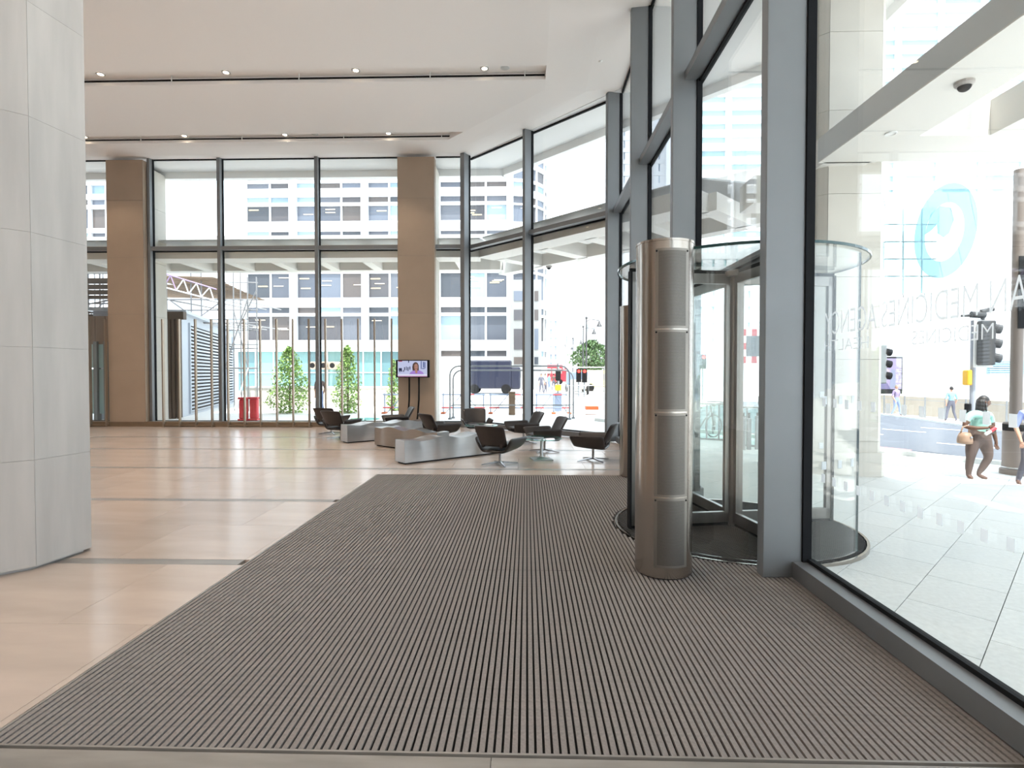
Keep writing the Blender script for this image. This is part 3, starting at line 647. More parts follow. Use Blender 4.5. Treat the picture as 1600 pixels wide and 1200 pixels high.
M_line = mat('road_paint', (.75,.75,.73), .7); M_redway = mat('red_surfacing', (.52,.22,.22), .85, var=.1, scale=4)
ground_poly('road_marking', [(6.3,17.2),(9.6,14.0),(10.1,14.5),(6.9,17.7)], M_redway, .036, 'red strip of road surfacing along the kerb', 'road')
for i, (x, y) in enumerate(((12.2,16.5),(13.9,15.0),(15.6,13.6),(11,19.5),(13.5,21),(16,22.5))):
    ground_poly('road_marking', [(x,y),(x+1.0,y-.85),(x+1.12,y-.72),(x+.12,y+.13)], M_line, .037, ('first','second','third','fourth','fifth','sixth')[i]+' white dash of paint on the road outside the entrance', 'road marking')
def kerb(pts, label):
    m = MB()
    for a, b in zip(pts, pts[1:]): m.bar((*a, slope(a[0])+.0), (*b, slope(b[0])+.0), .16, .14)
    o = m.build('kerb', M_pave); tag(o, label, 'kerb', kind='structure')
kerb([(2.6,20.5),(9.3,13.5),(13,9.9),(24.9,-2)], 'granite kerb on the near side of the road'); kerb([(24.9,10),(18.2,20.5),(19.6,27.5),(20,44)], 'granite kerb on the far side of the road')

# ------------------------------------------------------------------ canopy over the entrance
cn = thing('canopy', 'white canopy of coffered beams wrapped round the outside of the building', 'canopy', (0, 12, 0), kind='structure')
ZB, ZT = 5.62, 6.05
B = lambda a, b, w_, name='beam', z0=ZB, z1=ZT, m=M_canopy: MB().bar((*a, (z0+z1)/2), (*b, (z0+z1)/2), w_, z1-z0).build(name, m, cn, world=True)
dout = lambda s_: ((s_)/2, (s_)/2)
# far side
B((-24,18.55),(-1.6,18.55), .75); B((-24,20.6),(-1.0,20.6), .42)
x = -23.4
while x < -2: B((x,18.95),(x,20.4), .34); x += 1.62
B((-24,20.85),(-.9,20.85), .10, 'fascia', ZB+.06, 7.05, M_canopyg)
MB().prism([(-24,18.6),(-1.6,18.6),(-1.0,20.5),(-24,20.5)], 6.32, 6.36).build('coffer_lid', M_canopyg, cn, world=True)
# angled side, x+y = const lines
Lp = lambda sm, t_: ((sm+t_)/2, (sm-t_)/2)
B(Lp(17.15,-19.9),Lp(17.15,-8.9), .75); B(Lp(20.6,-22.5),Lp(20.6,-6.3), .42); B(Lp(20.86,-22.6),Lp(20.86,-5.8), .10, 'fascia', ZB+.06, 7.2, M_canopyg)
for t_ in (-19.5,-16.6,-14.0,-11.4,-8.9): B(Lp(17.6,t_),Lp(20.4,t_), .42)
MB().prism([Lp(17.0,-20),Lp(17.0,-9),Lp(20.6,-7),Lp(20.6,-22)], 6.32, 6.36).build('coffer_lid', M_canopyg, cn, world=True)
# entrance side
MB().box(5.2,6.2,-3,9.95,5.5,5.52).build('soffit_strip', M_canopy, cn, world=True)
MB().box(5.2,5.26,-3,9.95,5.52,5.93).build('fascia', M_canopyg, cn, world=True); MB().box(6.14,6.2,-3,9.95,5.52,5.9).build('fascia', M_canopy, cn, world=True)
for y0, y1 in ((4.2,4.9),(6.1,7.0),(8.85,9.9),(12.2,13.0)): MB().box(6.2 if y0 < 10 else 5.0,14 if y0<10 else 7.6,y0,y1,5.5,6.1).build('beam', M_canopy, cn, world=True)
for x0 in (7.3, 9.6, 12.0): MB().box(x0,x0+.55,-3,8.85,5.5,6.05).build('beam', M_canopy, cn, world=True)
MB().box(5.3,6.1,9.9,12.3,5.5,6.0).build('beam', M_canopy, cn, world=True)
p = gp(1392,209,5.49); MB().arcwall((p.x,p.y), .07, .085, 0, 2*PI, 5.482, 5.499, 20).lathe([(.068,5.49),(.068,5.498)], (p.x,p.y), 18).build('light_ring', M_white, cn, world=True)
def dome_cam(p, lab):
    t = thing('dome_camera', lab, 'camera', p); MB().lathe([(.11,0),(.11,-.035),(.085,-.06)], n=18).build('housing', mat('dome_grey', (.35,.32,.30), .4) if 'dome_grey' not in MATS else MATS['dome_grey'], t); MB().ball((0,0,-.055), (.078,.078,.07), 14, 8).build('lens_dome', M_gasket, t, smooth='all')
q = gp(1507,128,5.5); dome_cam((q.x,q.y,5.5), 'dark dome camera under the canopy beam outside the near window')
q = yp(753,424,20.6-.0); dome_cam((Lp(20.6,-19.0)[0],Lp(20.6,-19.0)[1],ZB), 'small dark dome camera under the far canopy corner')

# ================================================================== BUILDINGS ACROSS THE STREET
M_bwhite = mat('white_cladding', (.60,.61,.63), .6); M_bcon = mat('grey_cladding', (.52,.52,.51), .7, var=.06, scale=.3)
M_win = ramp_mat('office_window', [(.085,.095,.12),(.12,.13,.155),(.22,.31,.37),(.075,.072,.08),(.13,.15,.19),(.055,.062,.075),(.28,.38,.44),(.10,.085,.08)], .12)
M_winp = ramp_mat('teal_window', [(.36,.52,.54),(.42,.60,.61),(.48,.64,.64),(.33,.48,.51)], .15)
M_wing = ramp_mat('pale_window', [(.28,.36,.44),(.38,.46,.53),(.45,.52,.6),(.22,.28,.35)], .15)
def building(label, cols, rows, ztop, wm, wmat, depth=8, inset=.22, frame=True, zbase=-1, walls=True, gap=.16, nofill=()):
    """cols: list of (a,b) plan edges of each window column, left to right; rows: (z0,z1)"""
    a0 = Vector(cols[0][0]); t = thing('office_building', label, 'building', (a0.x, a0.y, 0))
    wall = MB(); zs = sorted(rows)
    for (a, b) in cols:
        a, b = Vector(a), Vector(b); d = (b-a).normalized(); n = Vector((d.y, -d.x)); L = (b-a).length; ang = math.atan2(d.y, d.x); mid = (a+b)/2
        prev = zbase
        for z0, z1 in zs+[(ztop, ztop)]:
            if z0 > prev: c = mid+n*inset*.5; wall.cbox((c.x, c.y, (prev+z0)/2), (L+.02, inset*2, z0-prev), rz=ang)
            prev = z1
        for e in (a+d*gap*.5, b-d*gap*.5):
            c = e+n*inset*.3; wall.cbox((c.x, c.y, (zbase+ztop)/2), (gap, inset*1.6, ztop-zbase), rz=ang)
    wo = wall.build('wall', wm, t, world=True)
    meshes = {}
    for (a, b) in cols:
        a, b = Vector(a), Vector(b); d = (b-a).normalized(); n = Vector((d.y, -d.x)); L = (b-a).length-gap; mid = (a+b)/2-n*.04
        for z0, z1 in zs:
            k = (round(L, 2), round(z1-z0, 2))
            if k not in meshes: meshes[k] = MB().box(-L/2, L/2, -.03, .03, -(z1-z0)/2, (z1-z0)/2).mesh('window', wmat)
            inst('window', meshes[k], t, (mid.x-a0.x, mid.y-a0.y, (z0+z1)/2), (0, 0, math.atan2(d.y, d.x)))
    A, B_ = Vector(cols[0][0]), Vector(cols[-1][1]); d = (Vector(cols[0][1])-A).normalized(); n = Vector((d.y, -d.x))
    back = [Vector(c[0])-n*.12 for c in cols if (Vector(c[1])-Vector(c[0])).normalized().dot(d) > -.2]+[B_-n*.12]
    MB().prism([(p.x, p.y) for p in back]+[(B_.x-n.x*depth, B_.y-n.y*depth), (A.x-n.x*depth, A.y-n.y*depth)], zbase, ztop+.2).build('core', wm, t, world=True)
    return t
def line_cols(x0, x1, y, n): return [((x0+(x1-x0)*i/n, y), (x0+(x1-x0)*(i+1)/n, y)) for i in range(n)]
zr = lambda Y, *rr: [(yp(700, b, Y).z, yp(700, a, Y).z) for a, b in rr]
M_stair = mat('shaded_grey_tower', (.27,.27,.265), .7, var=.1, scale=.4); Y = 62; xa, xb = yp(388,583,Y).x, yp(797,583,Y).x  # stair tower grey is darkened, its shade put into the colour
cols = line_cols(xa, xb, Y, 11); rad = 4.2
for k in range(4):
    a0_, a1_ = PI/2*k/4, PI/2*(k+1)/4; cols.append(((xb+rad*math.sin(a0_), Y+rad-rad*math.cos(a0_)), (xb+rad*math.sin(a1_), Y+rad-rad*math.cos(a1_))))
rows = zr(Y, (240,255),(262,280),(285,296),(307,318),(321,347),(361,371),(375,398),(412,423),(427,466),(480,490),(494,532),(548,557))
mb_ = building('large white banded office block across the street with a rounded right corner', cols, rows, 34, M_bwhite, M_win, 14, gap=.11, inset=.12)
for i in (2, 5, 8, 11): # broad piers
    a = Vector(cols[i][0]); MB().cbox((a.x, a.y-.25, 16), (.75, .75, 36)).build('pier', M_bwhite, mb_, world=True)
for zr_ in (466.5, 490.5, 532.5, 347.5, 318.8, 296.5):
    z = yp(600, zr_, Y).z; MB().box(xa, xb, Y-.5, Y-.3, z-.12, z+.06).build('rail', M_bwhite, mb_, world=True)
xs0, xs1 = yp(800,583,59).x, yp(846,583,59).x; MB().box(xs0, xs1, 59, 61.9, -1, yp(800,437,59).z).build('stair_tower', M_stair, mb_, world=True)
for y0_, y1_ in ((455,470),(484,500),(514,546),(558,569)):
    for p0, p1 in ((803,817),(835,841)): MB().box(yp(p0,583,59).x, yp(p1,583,59).x, 58.93, 59.02, yp(800,y1_,59).z, yp(800,y0_,59).z).build('window', M_win, mb_, world=True)
# ceiling lights inside the offices
M_tube = mat('office_tube_light', (1,.85,.55), emit=2.2); mt_ = MB().box(-.55,.55,-.04,.04,-.035,.035).mesh('tube_light', M_tube)
for i in range(46):
    c = R.choice([cols[k] for k in (0,1,2,3,4,5,6,9,10)]); r_ = R.choice([rows[k] for k in (4,6,8,8,10)]); u = R.uniform(.3,.7); zt = r_[1]-(r_[1]-r_[0])*R.uniform(.12,.6)
    inst('tube_light', mt_, mb_, (c[0][0]+(c[1][0]-c[0][0])*u-mb_.location.x, Y-.02-mb_.location.y, zt))
Y = 55; building('white tower seen between the near pillar and the tan pillar', line_cols(yp(120,583,Y).x, yp(226,583,Y).x, Y, 4), zr(Y, (262,276),(285,300),(308,317),(323,354),(361,371),(412,420)), 30, M_bwhite, M_win, 10)
Y = 140; building('tall tower with teal window bands seen through the canopy', line_cols(yp(1070,583,Y).x, yp(1660,583,Y).x, Y, 9), [(z, z+1.5) for z in [26+3.36*k for k in range(26)]], 116, M_bwhite, M_winp, 20, gap=.8, inset=.4)
Y = 165; building('white tower with small square windows beyond the side glass', line_cols(yp(940,583,Y).x, yp(1062,583,Y).x, Y, 9), [(z, z+2.2) for z in [48+3.5*k for k in range(16)]], 112, M_bwhite, M_wing, 20, gap=1.1)
Y = 105; building('pale office block seen through the revolving door', line_cols(yp(1085,583,Y).x, yp(1215,583,Y).x, Y, 7), [(z, z+1.4) for z in (7,10,13,16,19,22)], 27, M_bwhite, M_winp, 15, gap=.9)
Y = 230; building('distant tower with pinkish grid of windows at the end of the street', line_cols(yp(842,583,Y).x, yp(872,583,Y).x, Y, 4), [(z, z+2.2) for z in (4,7.5,11,14.5,18,21.5)], 27, mat('pink_stone', (.72,.6,.62), .7), M_wing, 10, gap=.6)
Y = 140; building('pale tower with few windows behind the lamp posts', line_cols(yp(880,583,Y).x, yp(934,583,Y).x, Y, 5), [(z, z+2.0) for z in (6.2,9.2,12.2)], 54, M_bwhite, M_wing, 12, gap=.75, inset=.05)
# white building with slanted joints, right
Y = 78; x0, x1 = yp(1375,583,Y).x, yp(1680,583,Y).x
sl = thing('slanted_building', 'white building with slanted panel joints and a blue window grid behind the traffic light', 'building', (x0, Y, 0)); zt = yp(1500,300,Y).z
nP = 9
for k in range(nP):
    a0_, a1_ = x0+(x1-x0)*k/nP+.04, x0+(x1-x0)*(k+1)/nP-.04; sh = -3.0
    MB().add([(a0_+(-sh if k else 0), Y, -1), (a1_-sh, Y, -1), (a1_+sh, Y, zt), (a0_+(sh if k else 0), Y, zt), (a0_+(-sh if k else 0), Y+.6, -1), (a1_-sh, Y+.6, -1), (a1_+sh, Y+.6, zt), (a0_+(sh if k else 0), Y+.6, zt)],
        [(0,1,2,3),(7,6,5,4),(0,4,5,1),(1,5,6,2),(2,6,7,3),(3,7,4,0)]).build('panel', M_bwhite, sl, world=True)
MB().box(x0+.5, x1+4, Y+.65, Y+8, -1, zt).build('core', M_bcon, sl, world=True)
for px in (1383, 1412, 1441):
    for py in (325, 352, 379, 406, 433):
        a, b = yp(px, py, Y-.4), yp(px+26, py+25, Y-.4); MB().box(a.x, b.x, Y-.5, Y-.1, b.z, a.z).build('window', M_winp, sl, world=True)
for k in range(7):
    a, b = yp(1545, 563+k*3.3, Y-.4), yp(1640, 565+k*3.3, Y-.4); MB().box(a.x, b.x, Y-.6, Y-.1, b.z, a.z).build('louvre', MATS.get('blue_louvre') or mat('blue_louvre', (.25,.48,.65), .5), sl, world=True)

# ------------------------------------------------------------------ far side: pavilion, wall, cabin, scaffold
M_teal = glass('teal_glass', (.62,.86,.84), .10); M_tealp = ramp_mat('teal_pane', [(.16,.30,.30),(.20,.36,.35),(.12,.22,.24),(.26,.42,.40)], .1)
Y = 44; pav = thing('glass_pavilion', 'low teal glass pavilion behind the small trees', 'pavilion', (yp(480,583,Y).x, Y, 0)); z0, z1 = .3, 3.5
n = 9
for k in range(n):
    a, b = yp(372+k*28,583,Y).x, yp(372+(k+1)*28,583,Y).x; MB().box(a+.05,b-.05,Y,Y+.06,z0,z1).build('pane', M_tealp, pav, world=True); MB().box(a-.05,a+.05,Y-.08,Y+.1,z0-.5,z1).build('post', M_bwhite, pav, world=True)
MB().box(yp(370,583,Y).x, yp(626,583,Y).x, Y-.4, Y+5, z1, z1+.25).build('roof', M_bwhite, pav, world=True); MB().box(yp(370,583,Y).x, yp(626,583,Y).x, Y, Y+4, -.2, z0).build('base', M_bcon, pav, world=True)
MB().box(yp(372,583,Y).x, yp(624,583,Y).x, Y-.06, Y, 1.75, 1.83).build('rail', M_bwhite, pav, world=True)
for i, px in enumerate((488, 505, 519)):
    p = yp(px, 571, 41); t = thing('pipe', ('left','middle','right')[i]+' one of three brown pipe ends by the pavilion roof', 'pipe', (p.x, 41, p.z)); MB().tube([(0,0,0),(0,2.9,0)], .31, 14).build('shell', M_tan, t, smooth=True); MB().tube([(0,-.01,0),(0,.03,0)], .2, 12).build('mouth', M_black, t)
Y = 29; lw = thing('garden_wall', 'low white wall behind the two small trees', 'wall', (yp(500,600,Y).x, Y, 0)); MB().box(yp(385,600,Y).x, yp(640,600,Y).x, Y, Y+.4, -.1, .95).build('masonry', M_ext, lw, world=True); MB().box(yp(385,600,Y).x-.05, yp(640,600,Y).x+.05, Y-.06, Y+.46, .95, 1.03).build('coping', M_bwhite, lw, world=True)
# louvred cabin
A, Bp = Vector(cp(-13.35,22.0)), Vector(cp(-16.9,33.2)); cabH = 4.15; d = (Bp-A).normalized(); nn = Vector((d.y, -d.x))
cb = thing('louvred_cabin', 'blue-grey plant cabin with long louvres standing outside the far glass', 'cabin', (A.x, A.y, 0)); M_cab = mat('blue_grey_paint', (.47,.51,.57), .5)
q = [A, Bp, Bp-nn*3, A-nn*3]; MB().prism([(p.x, p.y) for p in q], -.05, cabH).build('shell', M_cab, cb, world=True)
MB().prism([(p.x, p.y) for p in (A-d*.3+nn*.25, Bp+nn*.25, Bp-nn*3.2, A-nn*3.2-d*.3)], cabH, cabH+.12).build('roof', M_cab, cb, world=True)
def on_face(px):
    k = math.tan(math.atan((px-800)/F_PX)-YAW); t_ = (A.x-k*A.y)/(k*d.y-d.x); return t_
for (p0, p1, zs) in ((296, 346, [(.12+.155*k) for k in range(24)]), (354, 362.5, [(.12+.155*k) for k in range(22)])):
    ta, tb_ = on_face(p0), on_face(p1); me = MB().cbox((0,0,0), (tb_-ta, .05, .07), rx=.55).mesh('slat', M_cab); ang = math.atan2(d.y, d.x); c = A+d*(ta+tb_)/2
    q = [A+d*ta+nn*.012, A+d*tb_+nn*.012, A+d*tb_-nn*.1, A+d*ta-nn*.1]; MB().prism([(p.x, p.y) for p in q], .06, zs[-1]+.1).build('louvre_recess', M_gasket, cb, world=True)
    for z in zs: inst('slat', me, cb, (c.x+nn.x*.04-A.x, c.y+nn.y*.04-A.y, z), (0,0,ang))
    for tt in (ta-.06, tb_+.06): e = A+d*tt; MB().cbox((e.x+nn.x*.03, e.y+nn.y*.03, 1.95), (.12,.1,3.85), rz=ang).build('louvre_jamb', M_cab, cb, world=True)
gr = thing('dark_gate_frame', 'dark brown steel gate frame left of the louvred cabin', 'gate', (yp(272,660,21).x, 21, 0)); M_br = mat('brown_steel', (.10,.075,.06), .6)
for px in (266, 272, 279): x = yp(px,583,21).x; MB().box(x-.05,x+.05,20.95,21.05,-.04,4.0).build('post', M_br, gr, world=True)
MB().box(yp(265,583,21).x,yp(290,583,21).x,20.9,21.1,3.85,4.15).build('header', M_br, gr, world=True); MB().box(yp(264,583,21).x,yp(281,583,21).x,21.1,21.15,0,3.9).build('mesh_panel', M_br, gr, world=True)
# scaffold
M_board = mat('brown_board', (.15,.10,.062), .8, var=.25, scale=2, rand=.2); M_pole = mat('scaffold_tube', (.30,.30,.31), .45, .6); M_purple = mat('purple_paint', (.34,.24,.40), .5)
sf = thing('scaffold', 'tube scaffold with a sloping roof of brown boards outside the far glass', 'scaffold', (yp(330,583,27).x, 27, 0))
yy = 24.6
for k in range(14):
    a, b = yp(150 if k > 4 else 262, 430, 26), yp(338+5.6*k, 464, yy); zl = 6.18-.012*k; ex = yp(200,583,26).x
    if a.x < ex: MB().bar((a.x, yy, zl+.1), (yp(262,583,26).x, yy, zl), .42, .05).build('plank', M_board, sf, world=True); a = yp(262,583,26)
    MB().bar((a.x, yy, zl), (b.x, yy, zl-.10), .42, .05).build('plank', M_board, sf, world=True); yy += .46
def pole(a, b, m=M_pole, r=.03): MB().tube([a, b], r, 6).build('pole', m, sf, world=True)
for px in (262, 300, 316, 352, 366, 377, 388, 402):
    for Y in (25.2, 29.5): x = yp(px,583,Y).x; pole((x,Y,-.05), (x,Y,7.0-.25*(px > 340)-.5*(px > 380)))
for px in (135, 150, 163): x = yp(px,583,25).x; pole((x,25,-.05), (x,25,7.2))
for z in (2.0, 3.1, 4.1, 4.7, 5.2, 6.9):
    for Y in (25.2, 29.5): pole((yp(128 if z > 4 else 345,583,Y).x, Y, z), (yp(404,583,Y).x, Y, z-(.2 if z > 6 else 0)))
for px in (300, 352, 377, 402):
    for z in (4.1, 5.2): x = yp(px,583,27).x; pole((x,25,z), (x,29.7,z+.05))
for a, b in (((352,2.0),(388,5.2)), ((388,2.0),(366,4.7)), ((300,4.1),(352,5.2)), ((265,5.2),(316,4.1)), ((366,.1),(388,2.0)), ((377,4.1),(402,5.6)), ((136,4.3),(165,5.1)), ((165,4.3),(136,5.1))):
    pole((yp(a[0],583,25.1).x,25.1,a[1]), (yp(b[0],583,25.1).x,25.1,b[1]), M_white if a[0] == 366 else M_pole)
g0, g1 = yp(246,424,24), yp(338,452,24); h0, h1 = yp(246,446,24), yp(334,469,24)
pole(g0, g1, M_purple, .035); pole(h0, h1, M_white, .035)
for k in range(9):
    u0, u1 = k/9, (k+1)/9; pole(h0.lerp(h1, u0) if k % 2 else g0.lerp(g1, u0), g0.lerp(g1, u1) if k % 2 else h0.lerp(h1, u1), M_purple if k < 3 else M_white, .025)
xa, xb = yp(112,583,21.4).x, yp(177,583,21.4).x
for z0_, z1_ in ((4.72,4.86),(4.9,5.08),(5.12,5.3),(5.34,5.56),(3.96,4.1),(4.14,4.38)): MB().box(xa, xb, 21.3+.1*z0_-.4, 21.4+.1*z0_-.4, z0_, z1_).build('board', M_br, sf, world=True)
for z in (4.55, 5.75, 6.3): pole((xa,21.5,z), (xb,21.5,z))
for px in (140, 158): x = yp(px,583,21.5).x; pole((x,21.5,4.0), (x,21.5,7.0))
pole((xa,21.45,4.4), (xb,21.45,4.7)); pole((xa,21.45,6.6), (xb,21.45,5.9))
# hoarding and teal lobby seen left of the tan pillar
M_hoard = mat('brown_hoarding', (.24,.175,.14), .7); hd = thing('glazed_lobby', 'brown panelled and teal glazed shopfront seen left of the far tan pillar', 'shopfront', (yp(150,583,20.3).x, 20.3, 0))
for k in range(4):
    a, b = yp(118+k*16,583,20.3).x, yp(133+k*16,583,20.3).x; MB().box(a,b,20.3,20.4,2.85,3.92).build('panel', M_hoard, hd, world=True)
    MB().box(a,b,20.3,20.36,.2,1.9).build('pane', M_winp, hd, world=True); MB().box(a,b,20.3,20.36,1.95,2.85).build('pane', M_winp, hd, world=True); MB().box(b,b+.14,20.2,20.4,-.05,2.95).build('post', M_alu, hd, world=True)
# red barriers
M_red = mat('red_plastic', (.62,.03,.05), .4)
for i, (px, lab) in enumerate(((380.5,'red plastic barrier right of the louvred cabin, on the left'), (394.5,'red plastic barrier right of the louvred cabin, on the right'))):
    t = thing('plastic_barrier', lab, 'barrier', (yp(px,583,20.4).x, 20.4+.12*i, -.045), .05*i, 'red plastic barriers'); MB().box(-.14,.14,-.12,.12,.06,.80).build('body', M_red, t, bevel=.04)
    for s_ in (-.07, .0, .07): MB().box(s_-.015,s_+.015,-.135,-.118,.14,.66).build('rib', M_red, t)
    MB().box(-.17,.17,-.14,.14,.80,.88).build('cap', M_red, t, bevel=.02); MB().box(-.16,.16,-.16,.16,0,.06).build('foot', M_red, t)
# trees
M_leafs = ramp_mat('bright_leaf', [(.16,.30,.06)], .5); M_leaf = mat('leaf', (.22,.36,.09), .6, var=.4, scale=3); M_leaf2 = mat('dark_leaf', (.09,.16,.06), .6, var=.4, scale=1); M_bark = mat('bark', (.12,.085,.06), .9)
def tree(label, x, y, z, shape, nleaf, size, m, trunk=.05, cat='tree', name='tree'):
    t = thing(name, label, cat, (x, y, z)); b = MB(); rr = random.Random(int(x*100)+int(y))
    for _ in range(nleaf):
        k = rr.random(); zc_, rc = shape(k); a = rr.uniform(0, 2*PI); q = rc*math.sqrt(rr.random()); blob = math.sin(a*3+zc_*5)*.18+1
        c = Vector((q*blob*math.cos(a), q*blob*math.sin(a), zc_+rr.uniform(-.1,.1)*size*4)); e = Euler((rr.uniform(-1.1,1.1), rr.uniform(-1.1,1.1), rr.uniform(0,6.3))).to_matrix(); s_ = size*rr.uniform(.6,1.25)
        b.add([c+e @ Vector(p)*s_ for p in ((-.5,0,0),(0,-.32,.05),(.6,0,0),(0,.32,.05))], [(0,1,2,3)])
    o = b.build('foliage', m, t); o['kind'] = 'stuff'
    zt_ = shape(.8)[0]; MB().tube([(0,0,-.05),(.02,.01,zt_*.4),(0,.02,zt_)], [trunk, trunk*.8, trunk*.3], 7).build('trunk', M_bark, t)
    return t
cone = lambda h0, h1, r0: (lambda k: (h0+(h1-h0)*k, r0*(1-k)**.6*(.45+.55*min(1, k*5))+.04))
p = yp(452,583,24.2); tree('small bright green tree behind the fins, left of the mullion', p.x, 24.2, -.045, cone(.0,2.95,1.05), 2600, .13, M_leaf)
p = yp(543,583,24.2); tree('small bright green tree behind the fins, beside the leather chairs', p.x, 24.2, -.045, cone(.0,3.0,.72), 2000, .13, M_leaf)
p = yp(615,583,25.6); tree('narrow green shrub peeping out beside the television pillar', p.x, 25.6, -.045, cone(.0,2.4,.42), 900, .12, M_leaf, name='shrub', cat='shrub')
p = yp(924,583,85); tree('leafy street tree at the end of the street with lamp posts', p.x, 85, -.045, lambda k: (2.2+4.6*k, 3.3*math.sin(PI*(.15+.8*k))), 2600, .5, M_leaf2, .2)
# site barriers of tube along the pavement
M_rw = mat('red_band', (.36,.03,.04), .5); M_blue = mat('pale_blue_tube', (.17,.22,.31), .5); M_or = mat('orange_plastic', (.48,.10,.025), .5)
segs = [(598,668),(690,758),(764,830),(836,892)]
for i, (a, b) in enumerate(segs):
    Y = 24.0; xa, xb = yp(a,583,Y).x, yp(b,583,Y).x; t = thing('site_barrier', ('tube barrier with red and white bands left of the television pillar','tube barrier with red and white bands right of the television pillar','tube barrier with red and white bands behind the first angled window','tube barrier with red and white bands behind the second angled window')[i], 'barrier', ((xa+xb)/2, Y, 0), 0, 'banded tube barriers outside')
    L = xb-xa; 
    for z in (.80, .22):
        for k in range(4): MB().tube([(-L/2+L*k/4,0,z),(-L/2+L*(k+1)/4,0,z)], .035, 8).build('rail', M_rw if (k+(z > .5)) % 3 == 0 else M_blue, t)
    for sx in (-.46, .02, .46): MB().tube([(L*sx,0,-.045),(L*sx,0,.86)], .03, 8).build('post', M_blue, t); MB().box(L*sx-.09,L*sx+.09,-.25,.25,-.04,.03).build('foot', M_or, t, bevel=.02)
    MB().tube([(-L*.40,.03,.0),(-L*.05,.03,.78)], .022, 6).tube([(L*.40,.03,.0),(L*.06,.03,.78)], .022, 6).build('brace', M_blue, t)
# tall steel hoop rails by the corner
for i, (a, b, zt_) in enumerate(((703,890,2.02),(708,896,1.86))):
    Y = 21.0+.5*i; xa, xb = yp(a,583,Y).x, yp(b,583,Y).x; r_ = .35
    pts = [(xa,Y,-.05),(xa,Y,zt_-r_)]+[(xa+r_-r_*math.cos(q*PI/10), Y, zt_-r_+r_*math.sin(q*PI/10)) for q in range(1,6)]+[(xb-r_+r_*math.sin(q*PI/10), Y, zt_-r_+r_*math.cos(q*PI/10)) for q in range(0,5)]+[(xb,Y,zt_-r_),(xb,Y,-.05)]
    t = thing('hoop_rail', ('taller','lower')[i]+' long steel hoop rail outside the angled glass', 'rail', (xa, Y, 0)); MB().tube(pts, .03, 8).build('tube', M_alu, t, world=True, smooth=True); MB().tube([(xa,Y,.5),(xb,Y,.5)], .015, 6).build('mid_rail', M_alu, t, world=True)
    MB().tube([(xa,Y,-.05),(xa,Y,.02)], .07, 10).tube([(xb,Y,-.05),(xb,Y,.02)], .07, 10).build('foot', M_alu, t, world=True)
x = yp(800,583,23.3).x; t = thing('timber_post', 'tan timber post standing behind the angled glass', 'post', (x,23.3,-.045)); MB().box(-.14,.14,-.1,.1,0,.95).build('shaft', MATS['brown_board'], t, bevel=.03); MB().box(-.15,.15,-.11,.11,.95,1.0).build('cap', MATS['brown_board'], t)
M_yel = mat('yellow_box', (.75,.42,.03), .5)
x = yp(872,583,25).x; t = thing('sign_post', 'signal post with a yellow box behind the second angled window', 'post', (x,25,0)); MB().tube([(0,0,-.05),(0,0,2.2)], .06, 10).build('pole', M_steel2, t); MB().box(-.14,.14,-.16,-.05,.95,1.22).build('push_box', M_yel, t, bevel=.02)
MB().box(-.17,.17,-.1,-.06,-.0,.85).build('notice', M_blue, t); MB().box(-.12,.12,-.14,-.06,1.4,1.9).build('signal_back', M_gasket, t)
Y = 22; xa, xb = yp(885,583,Y).x, yp(944,583,Y).x; t = thing('mesh_fence', 'light wire mesh fence panel right of the signal post', 'fence', (xa,Y,0))
MB().tube([(xa,Y,-.05),(xa,Y,2.0)], .022, 6).tube([(xb,Y,-.05),(xb,Y,2.0)], .022, 6).tube([(xa,Y,1.98),(xb,Y,1.98)], .02, 6).tube([(xa,Y,.08),(xb,Y,.08)], .02, 6).tube([(xa,Y,1.25),(xb,Y,1.25)], .012, 6).build('frame', M_steel2, t, world=True)
MB().box(xa+.05,xa+.32,Y-.02,Y,.85,1.25).build('notice', M_white, t, world=True); MB().box(xb-.75,xb-.25,Y-.25,Y+.25,.28,.42).build('orange_foot', M_or, t, world=True)
# vehicles down the street
M_navy = mat('navy_paint', (.008,.011,.03), .3); M_tyre = M_black
def vehicle(name, label, cat, x, y, L, W, Hh, m, rz=0, cabfrac=.22, win=True):
    t = thing(name, label, cat, (x, y, -.045+slope(x)), rz)
    MB().box(-L/2, L/2, -W/2, W/2, .45, Hh).build('body', m, t, bevel=.12); MB().box(L/2-.05, L/2+L*cabfrac, -W/2*.95, W/2*.95, .4, Hh*.8).build('cab', m, t, bevel=.15)
    for sx in (-.32, .38): 
        for sy in (-1, 1): MB().tube([(L*sx, sy*W/2-.12*sy, .42), (L*sx, sy*W/2+.03*sy, .42)], .42, 16).build('wheel', M_tyre, t)
    if win: 
        for k in range(4): MB().box(-L/2+L*(.06+.23*k), -L/2+L*(.06+.23*k)+L*.19, -W/2-.01, W/2+.01, Hh*.55, Hh*.82).build('window', MATS['dome_grey'], t)
    MB().box(L/2+L*cabfrac*.35, L/2+L*cabfrac+.01, -W/2*.8, W/2*.8, Hh*.48, Hh*.72).build('windscreen', M_gasket, t)
vehicle('lorry', 'dark navy box lorry across the street behind the first angled window', 'lorry', yp(765,583,48).x, 48, 3.9, 2.2, 2.9, M_navy, 0, .2, False)
vehicle('bus', 'white and yellow bus at the far right of the street', 'bus', yp(936,583,60).x, 60, 4.2, 2.3, 2.3, mat('bus_yellow', (.75,.68,.25), .4), .2)
vehicle('van', 'light blue van beyond the traffic signals', 'van', yp(902,583,55).x, 55, 2.2, 1.8, 2.0, M_blue, 1.2, .3)
vehicle('car', 'dark car waiting at the traffic signals', 'car', yp(905,600,48).x, 48, 1.6, 1.6, 1.3, MATS['dome_grey'], 1.4, .35)
